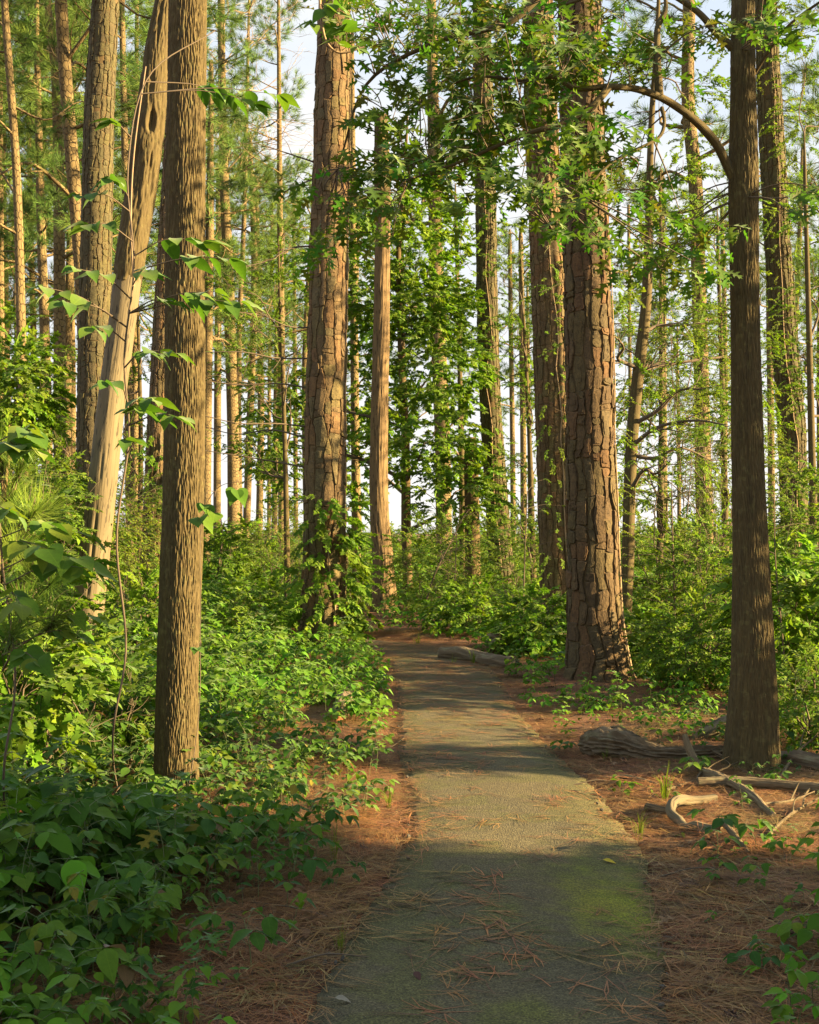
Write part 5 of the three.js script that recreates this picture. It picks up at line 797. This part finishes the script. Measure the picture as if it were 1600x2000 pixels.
// ------------------------------------------------------------------ pine cones and single fallen leaves
function cone(label, x, y, L, yaw, pitch, tone) {
  const p = GP(x, y), t = thing('pine_cone', label, 'pine cone', V(p.x, groundY(p.x, p.z), p.z)), core = new Shape3(true), c = lin(...tone);
  const scale = (() => { const s = new Shape3(true); s.add(bladeLeaf(1, 0.8, { rows: 3, fold: 0.3, droop: -0.25 }), new THREE.Matrix4(), c); const tip = new THREE.OctahedronGeometry(0.14, 0); s.add(tip, new THREE.Matrix4().makeTranslation(0, 0.25, 0.95), c.clone().multiplyScalar(1.7)); return s.build(); })();
  const m = new THREE.Matrix4().makeRotationFromEuler(new THREE.Euler(pitch, yaw, 0, 'YXZ')), up = V(0, L * 0.24, 0), at = q => q.applyMatrix4(m).add(up);
  core.tube([at(V(0, 0, -L / 2)), at(V(0, 0, 0)), at(V(0, 0, L / 2))], [L * 0.12, L * 0.13, L * 0.04], 8, { c }); const g = core.build(); const cm = shadows(new THREE.Mesh(g, M.cone)); cm.name = 'core'; t.add(cm);
  for (let k = 0; k < 46; k++) { const f = k / 46, z = mixn(-L * 0.48, L * 0.46, f), a = k * 2.39996, w = L * 0.27 * Math.pow(Math.sin(Math.PI * (0.16 + 0.8 * f)), 0.7), d = V(Math.cos(a), Math.sin(a), 0.55); const o = V(Math.cos(a), Math.sin(a), 0).multiplyScalar(L * 0.06).add(V(0, 0, z)); const l = leafAim(o, d, 0, 1); const zz = d.clone().normalize(), xx = V(-Math.sin(a), Math.cos(a), 0), yy = zz.clone().cross(xx); const mm = new THREE.Matrix4().makeBasis(xx.multiplyScalar(w * 0.75), yy.multiplyScalar(w), zz.multiplyScalar(w)).setPosition(o).premultiply(m); mm.elements[13] += up.y; const q = shadows(new THREE.Mesh(scale, M.cone)); q.name = 'scale'; q.matrixAutoUpdate = true; mm.decompose(q.position, q.quaternion, q.scale); t.add(q); }
}
cone('dark pine cone lying on its side on the needles right of the path', 1346, 1742, 0.105, 1.35, 0, [0.10, 0.06, 0.04]);
cone('dark open pine cone seen end-on at the lower right edge', 1420, 1988, 0.085, 0.3, -0.35, [0.07, 0.045, 0.035]);
cone('small reddish pine cone on the right path edge in the light', 1232, 1640, 0.06, 1.0, -0.2, [0.28, 0.13, 0.06]);
cone('dark pine cone among seedlings at far lower right', 1530, 1846, 0.09, 0.8, 0.1, [0.075, 0.045, 0.03]);
cone('dark pine cone by the left end of the rotten log', 1138, 1522, 0.08, 2.2, 0, [0.08, 0.05, 0.035]);
cone('small dark pine cone on the verge left of the rotten log', 1062, 1466, 0.075, 0.4, 0.1, [0.08, 0.05, 0.035]);
function fallen(label, x, y, geo, L, color, yaw, tilt, name, lift) { const p = GP(x, y), t = thing(name, label, 'leaf', V(p.x, lift ?? groundY(p.x, p.z) + 0.03, p.z)), m = shadows(new THREE.Mesh(geo, leafMat(lin(...color), { transmission: 0.15 }))); m.name = 'blade'; m.scale.setScalar(L); m.rotation.set(tilt, yaw, 0.15, 'YXZ'); t.add(m); const s = new Shape3(); s.tube([V(0, 0, 0), V(0, 0.004, -0.4 * L)], [0.0012, 0.001], 4); const q = shadows(new THREE.Mesh(s.build(), M.paleTwig)); q.name = 'stalk'; q.rotation.y = yaw; t.add(q); }
fallen('yellow fallen leaf lying on the shaded path', 1176, 1695, ovateLeafG[0], 0.07, [0.55, 0.42, 0.04], 1.3, 0.05, 'fallen_leaf', 0.05);
fallen('tan fallen oak leaf on the litter right of the path', 1284, 1700, oakLeafG[0], 0.1, [0.36, 0.24, 0.13], 2.2, 0.1, 'fallen_leaf');
fallen('pale dry leaf on the path at its lower left', 655, 1970, ovateLeafG[1], 0.06, [0.3, 0.27, 0.2], 1.5, 0, 'fallen_leaf', 0.05);
fallen('curled brown leaf in the middle of the path near the lower edge', 810, 1920, ovateLeafG[2], 0.05, [0.10, 0.05, 0.04], 0.4, 0, 'fallen_leaf', 0.055);
fallen('brown dead leaf on the left needle strip', 420, 1925, oakLeafG[1], 0.09, [0.2, 0.12, 0.07], 0.8, 0.1, 'fallen_leaf');
fallen('light brown leaf low on the right litter', 1480, 1905, ovateLeafG[3], 0.07, [0.28, 0.17, 0.09], 2.8, 0.1, 'fallen_leaf');
// ------------------------------------------------------------------ saplings
function leafSpray(t, from, to, n, L, geos, mats, r = 0.003, droop = 0.35) { // a twig and its leaves, as parts
  const mid = from.clone().lerp(to, 0.55).add(V(gauss() * 0.03, 0.04, gauss() * 0.03)), pts = spline([from, mid, to], 9), s = new Shape3(); s.tube(pts, lerpArr([r, 0.0012], 9), 4, { cap: false }); part('twig', s.build(), M.twig, t);
  const dir = to.clone().sub(from).normalize(), b = t.position;
  for (let k = 0; k < n; k++) { const p = pts[Math.max(4, 8 - Math.floor(k * 0.8))], side = k === 0 ? 0 : (k % 2 ? 1 : -1), d = dir.clone().setY(dir.y * 0.3).normalize().applyAxisAngle(V(0, 1, 0), side * rr(0.6, 1.35)).add(V(0, -droop * rr(0.3, 1.6), 0)), m = leafAim(p.clone().sub(b), d, rr(-0.5, 0.5), L * rr(0.75, 1.15)), l = shadows(new THREE.Mesh(pick(geos), pick(mats))); l.name = 'leaf'; m.decompose(l.position, l.quaternion, l.scale); t.add(l); }
}
{
  const stem = spline([GP(236, 1560).setY(-0.03), P(222, 1420, 6.4), P(246, 1270, 6.4), P(228, 1050, 6.3), P(252, 850, 6.3), P(243, 700, 6.3), P(262, 520, 6.4), P(250, 330, 6.5), P(290, 150, 6.6), P(420, 60, 6.9)], 60), t = thing('broadleaf_sapling', 'thin broad-leaved sapling with large drooping leaves before the left trunks', 'sapling', V(stem[0].x, 0, stem[0].z)), s = new Shape3(); s.tube(stem, lerpArr([0.006, 0.006, 0.005, 0.003], 60), 6); part('stem', s.build(), M.twig, t);
  const mats = [LEAFM[1], LEAFM[2], LEAFM[0]], W = [[455, 195, 5, .13, 6.8], [545, 185, 4, .14, 6.8], [500, 200, 3, .12, 6.8], [150, 380, 4, .15, 6.2], [215, 350, 3, .14, 6.2], [165, 440, 4, .13, 6.2], [85, 560, 4, .15, 5.9], [150, 525, 4, .13, 6.0], [130, 590, 3, .14, 5.9], [400, 470, 4, .16, 6.3], [450, 505, 5, .16, 6.2], [470, 590, 4, .16, 6.2], [420, 570, 4, .14, 6.2], [285, 530, 3, .14, 6.1], [340, 590, 4, .12, 6.2], [180, 640, 4, .13, 5.9], [345, 690, 3, .12, 6.1], [300, 690, 3, .12, 6.1], [300, 780, 4, .14, 6.0], [270, 800, 4, .15, 6.0], [345, 815, 4, .14, 6.0], [245, 860, 3, .13, 6.0], [205, 745, 3, .13, 5.9], [215, 240, 3, .12, 6.3]];
  for (const [x, y, n, L, d] of W) { const e = P(x, y, d + rr(-.1, .1)); let b = stem[10], bd = 9; for (const q of stem) { const k = q.distanceTo(e) + (q.y > e.y ? 0.4 : 0); if (k < bd) { bd = k; b = q; } } leafSpray(t, b, e, n + 2, L * 0.95, broadLeafG.concat(ovateLeafG.slice(0, 2)), mats, 0.0045); }
}
{
  const stem = spline([GP(352, 1640).setY(-0.03), P(388, 1400, 6.9), P(392, 1200, 7.0), P(398, 1000, 7.1), P(430, 950, 7.0), P(480, 940, 6.9)], 40), t = thing('climbing_sprout', 'thin vine climbing the near left hardwood with three rounded leaves', 'vine', V(stem[0].x, 0, stem[0].z)), s = new Shape3(); s.tube(stem, lerpArr([0.003, 0.0015], 40), 5); part('stem', s.build(), M.twig, t);
  for (const [x, y, n, L, d] of [[400, 985, 2, .11, 6.9], [462, 955, 2, .11, 6.9], [390, 1010, 2, .12, 6.95], [385, 1265, 2, .09, 6.9], [420, 1000, 1, .11, 6.9]]) { const e = P(x, y, d); leafSpray(t, stem.reduce((a, q) => q.distanceTo(e) < a.distanceTo(e) ? q : a), e, n, L, heartLeafG, [LEAFM[1], LEAFM[2]], 0.002, 0.5); }
}
{ // left edge: leafy shoot and a young pine
  const stem = spline([GP(30, 1700).setY(-0.03), P(8, 1500, 5.2), P(30, 1330, 5.2), P(5, 1100, 5.2), P(-10, 860, 5.2), P(-30, 700, 5.2)], 40), t = thing('edge_sapling', 'leafy shoot with soft rounded leaves cut by the left edge', 'sapling', V(stem[0].x, 0, stem[0].z)), s = new Shape3(); s.tube(stem, lerpArr([0.006, 0.003], 40), 6); part('stem', s.build(), M.twig, t);
  for (const [x, y, n, L, d] of [[60, 845, 5, .13, 5], [25, 870, 4, .13, 5], [70, 880, 3, .11, 5], [90, 1070, 5, .13, 4.9], [150, 1090, 4, .12, 4.9], [180, 1110, 3, .12, 4.9], [110, 1030, 3, .11, 5], [40, 1180, 4, .12, 4.8], [20, 1000, 4, .12, 5], [150, 1240, 4, .1, 5.3], [190, 1205, 3, .09, 5.4], [70, 1290, 4, .11, 5]]) { const e = P(x, y, d); leafSpray(t, stem.reduce((a, q) => q.distanceTo(e) < a.distanceTo(e) ? q : a), e, n + 4, L, heartLeafG.concat(broadLeafG), [LEAFM[1], LEAFM[2], LEAFM[4]], 0.003, 0.4); }
  const b2 = P(-20, 1300, 5.6), p = thing('pine_sapling', 'young pine with long soft needles and tan candles at the left edge', 'sapling', V(b2.x, 0, b2.z)), q = new Shape3(); q.tube(spline([V(b2.x, -0.03, b2.z), P(-10, 1200, 5.6), P(10, 950, 5.6), P(20, 860, 5.6)], 20), lerpArr([0.02, 0.008], 20), 8); part('stem', q.build(), M.pineBark, p);
  const list = [], candle = [];
  for (const [x, y, d] of [[40, 920, 5.5], [20, 980, 5.6], [60, 1010, 5.4], [30, 1080, 5.3], [10, 1060, 5.5], [90, 1150, 5.3], [50, 1200, 5.2], [100, 1220, 5.3], [20, 1250, 5.2], [80, 1010, 5.6], [0, 900, 5.5], [60, 1120, 5.4]]) { const e = P(x, y, d), s1 = P(5, y + 60, 5.6), s2 = new Shape3(); limb(s2, s1, e, 0.007, { twigs: 2, seg: 4 }); part('branch', s2.build(), M.pineBark, p); const dir = e.clone().sub(s1).normalize(); for (let k = 0; k < 2; k++) list.push([aim(e.clone().addScaledVector(dir, -0.05 * k), dir.clone().add(V(gauss() * 0.2, 0.3, gauss() * 0.2)), rr(0, 6), rr(0.85, 1.15)), tint()]); const c = new Shape3(); c.tube([e, e.clone().add(V(dir.x * 0.05, 0.09, dir.z * 0.05))], [0.005, 0.0015], 5); part('candle', c.build(), M.paleTwig, p); }
  spread(list, 2).forEach((l, k) => copies('needle_foliage', NEARTUFT[k], NEEDLES, p, l));
}
{ // twig hanging into the picture from above, near the viewer
  const t = thing('overhanging_twig', 'pale twig with fresh leaves hanging into the top of the picture near the large pine', 'branch', P(618, -120, 5.2)), pts = spline([P(600, -140, 5.2), P(622, -40, 5.2), P(628, 40, 5.2), P(640, 85, 5.2), P(662, 103, 5.2), P(712, 92, 5.2)], 30), s = new Shape3(); s.tube(pts, lerpArr([0.008, 0.004], 30), 6); part('twig', s.build(), M.paleTwig, t);
  for (const [x, y, n, L] of [[640, 25, 4, .11], [670, 60, 4, .12], [610, 45, 3, .1], [700, 95, 3, .08], [650, 10, 3, .12], [660, 85, 3, .1]]) { const e = P(x, y, 5.15); leafSpray(t, pts.reduce((a, q) => q.distanceTo(e) < a.distanceTo(e) ? q : a), e, n, L, ovateLeafG, [LEAFM[2], LEAFM[4], LEAFM[1]], 0.002); }
}
// thin young stems right of the thick pine and in the middle
for (const [label, pts, r, kind, n] of [['straight thin sapling stem in the gap left of the dark oak', [[1318, 1232, 14], [1317, 1150, 14], [1314, 1060, 14], [1312, 960, 14]], 0.018, 'fine', 26], ['thin crooked sapling stem left of the fine-leaved bush', [[1348, 1228, 14.5], [1352, 1150, 14.5], [1362, 1060, 14.5]], 0.012, 'fine', 20], ['thin leaning sapling between the dark oak and the right edge', [[1535, 1330, 11], [1528, 1240, 11], [1515, 1100, 11], [1512, 960, 11]], 0.011, 'small', 14], ['forked thin sapling in the thicket beyond the path', [[830, 1190, 22], [850, 1120, 22], [880, 1060, 22], [905, 1010, 22]], 0.022, 'small', 24], ['pale thin sapling stem behind the leafy bush at the bend', [[888, 1200, 21], [889, 1130, 21], [892, 1040, 21]], 0.016, 'small', 16], ['thin upright stem by the tall skyline pine foot', [[1022, 1190, 20], [1025, 1090, 20], [1030, 960, 20]], 0.018, 'small', 16]]) {
  const q = pts.map(([x, y, d]) => P(x, y, d)), T = [V(q[0].x, -0.05, q[0].z), ...q], t = thing('young_sapling', label, 'sapling', V(q[0].x, 0, q[0].z)), s = new Shape3(), c = spline(T, 24); s.tube(c, lerpArr([r, r * 0.4], 24), 6); part('stem', s.build(), M.twig, t);
  const l = []; for (let k = 0; k < n; k++) { const b = c[8 + ri(16)], a = rr(0, 6.28), L = rr(0.2, 0.7), e = b.clone().add(V(Math.cos(a) * L, rr(0, 0.3), Math.sin(a) * L)), s2 = new Shape3(); s2.tube(spline([b, b.clone().lerp(e, 0.5).add(V(0, 0.05, 0)), e], 5), lerpArr([r * 0.3, 0.002], 5), 3, { cap: false }); part('twig', s2.build(), M.twig, t); l.push([leafAim(e, V(Math.cos(a), 0, Math.sin(a)), rr(-.5, .5), rr(0.6, 1)), tint()]); } foliage(t, kind, l);
}
// dead side branches of the large sunlit pine, reaching left
for (const [x0, y0, x1, y1, d] of [[604, 700, 400, 688, 16.2], [602, 760, 410, 745, 16.4], [600, 835, 400, 812, 16], [600, 860, 395, 832, 17], [598, 915, 400, 880, 16.6], [606, 640, 470, 610, 16], [612, 320, 500, 280, 16.5], [610, 480, 480, 520, 16.3], [612, 345, 520, 380, 17]]) { const tr = scene.getObjectByName('pine_tree'), s = new Shape3(); limb(s, P(x0 + 12, y0, 16.8), P(x1, y1, d), 0.014, { twigs: 9, bend: 0.1, seg: 4, twigLen: 0.3, r1: 0.005 }); part('dead_branch', s.build(), M.twig, tr); }
// ------------------------------------------------------------------ draw
const renderer = new THREE.WebGLRenderer({ antialias: true });
renderer.shadowMap.enabled = true; renderer.shadowMap.type = THREE.PCFSoftShadowMap;
renderer.toneMapping = THREE.LinearToneMapping; renderer.toneMappingExposure = EXPOSURE;
renderer.setSize(819, 1024);
renderer.render(scene, camera);
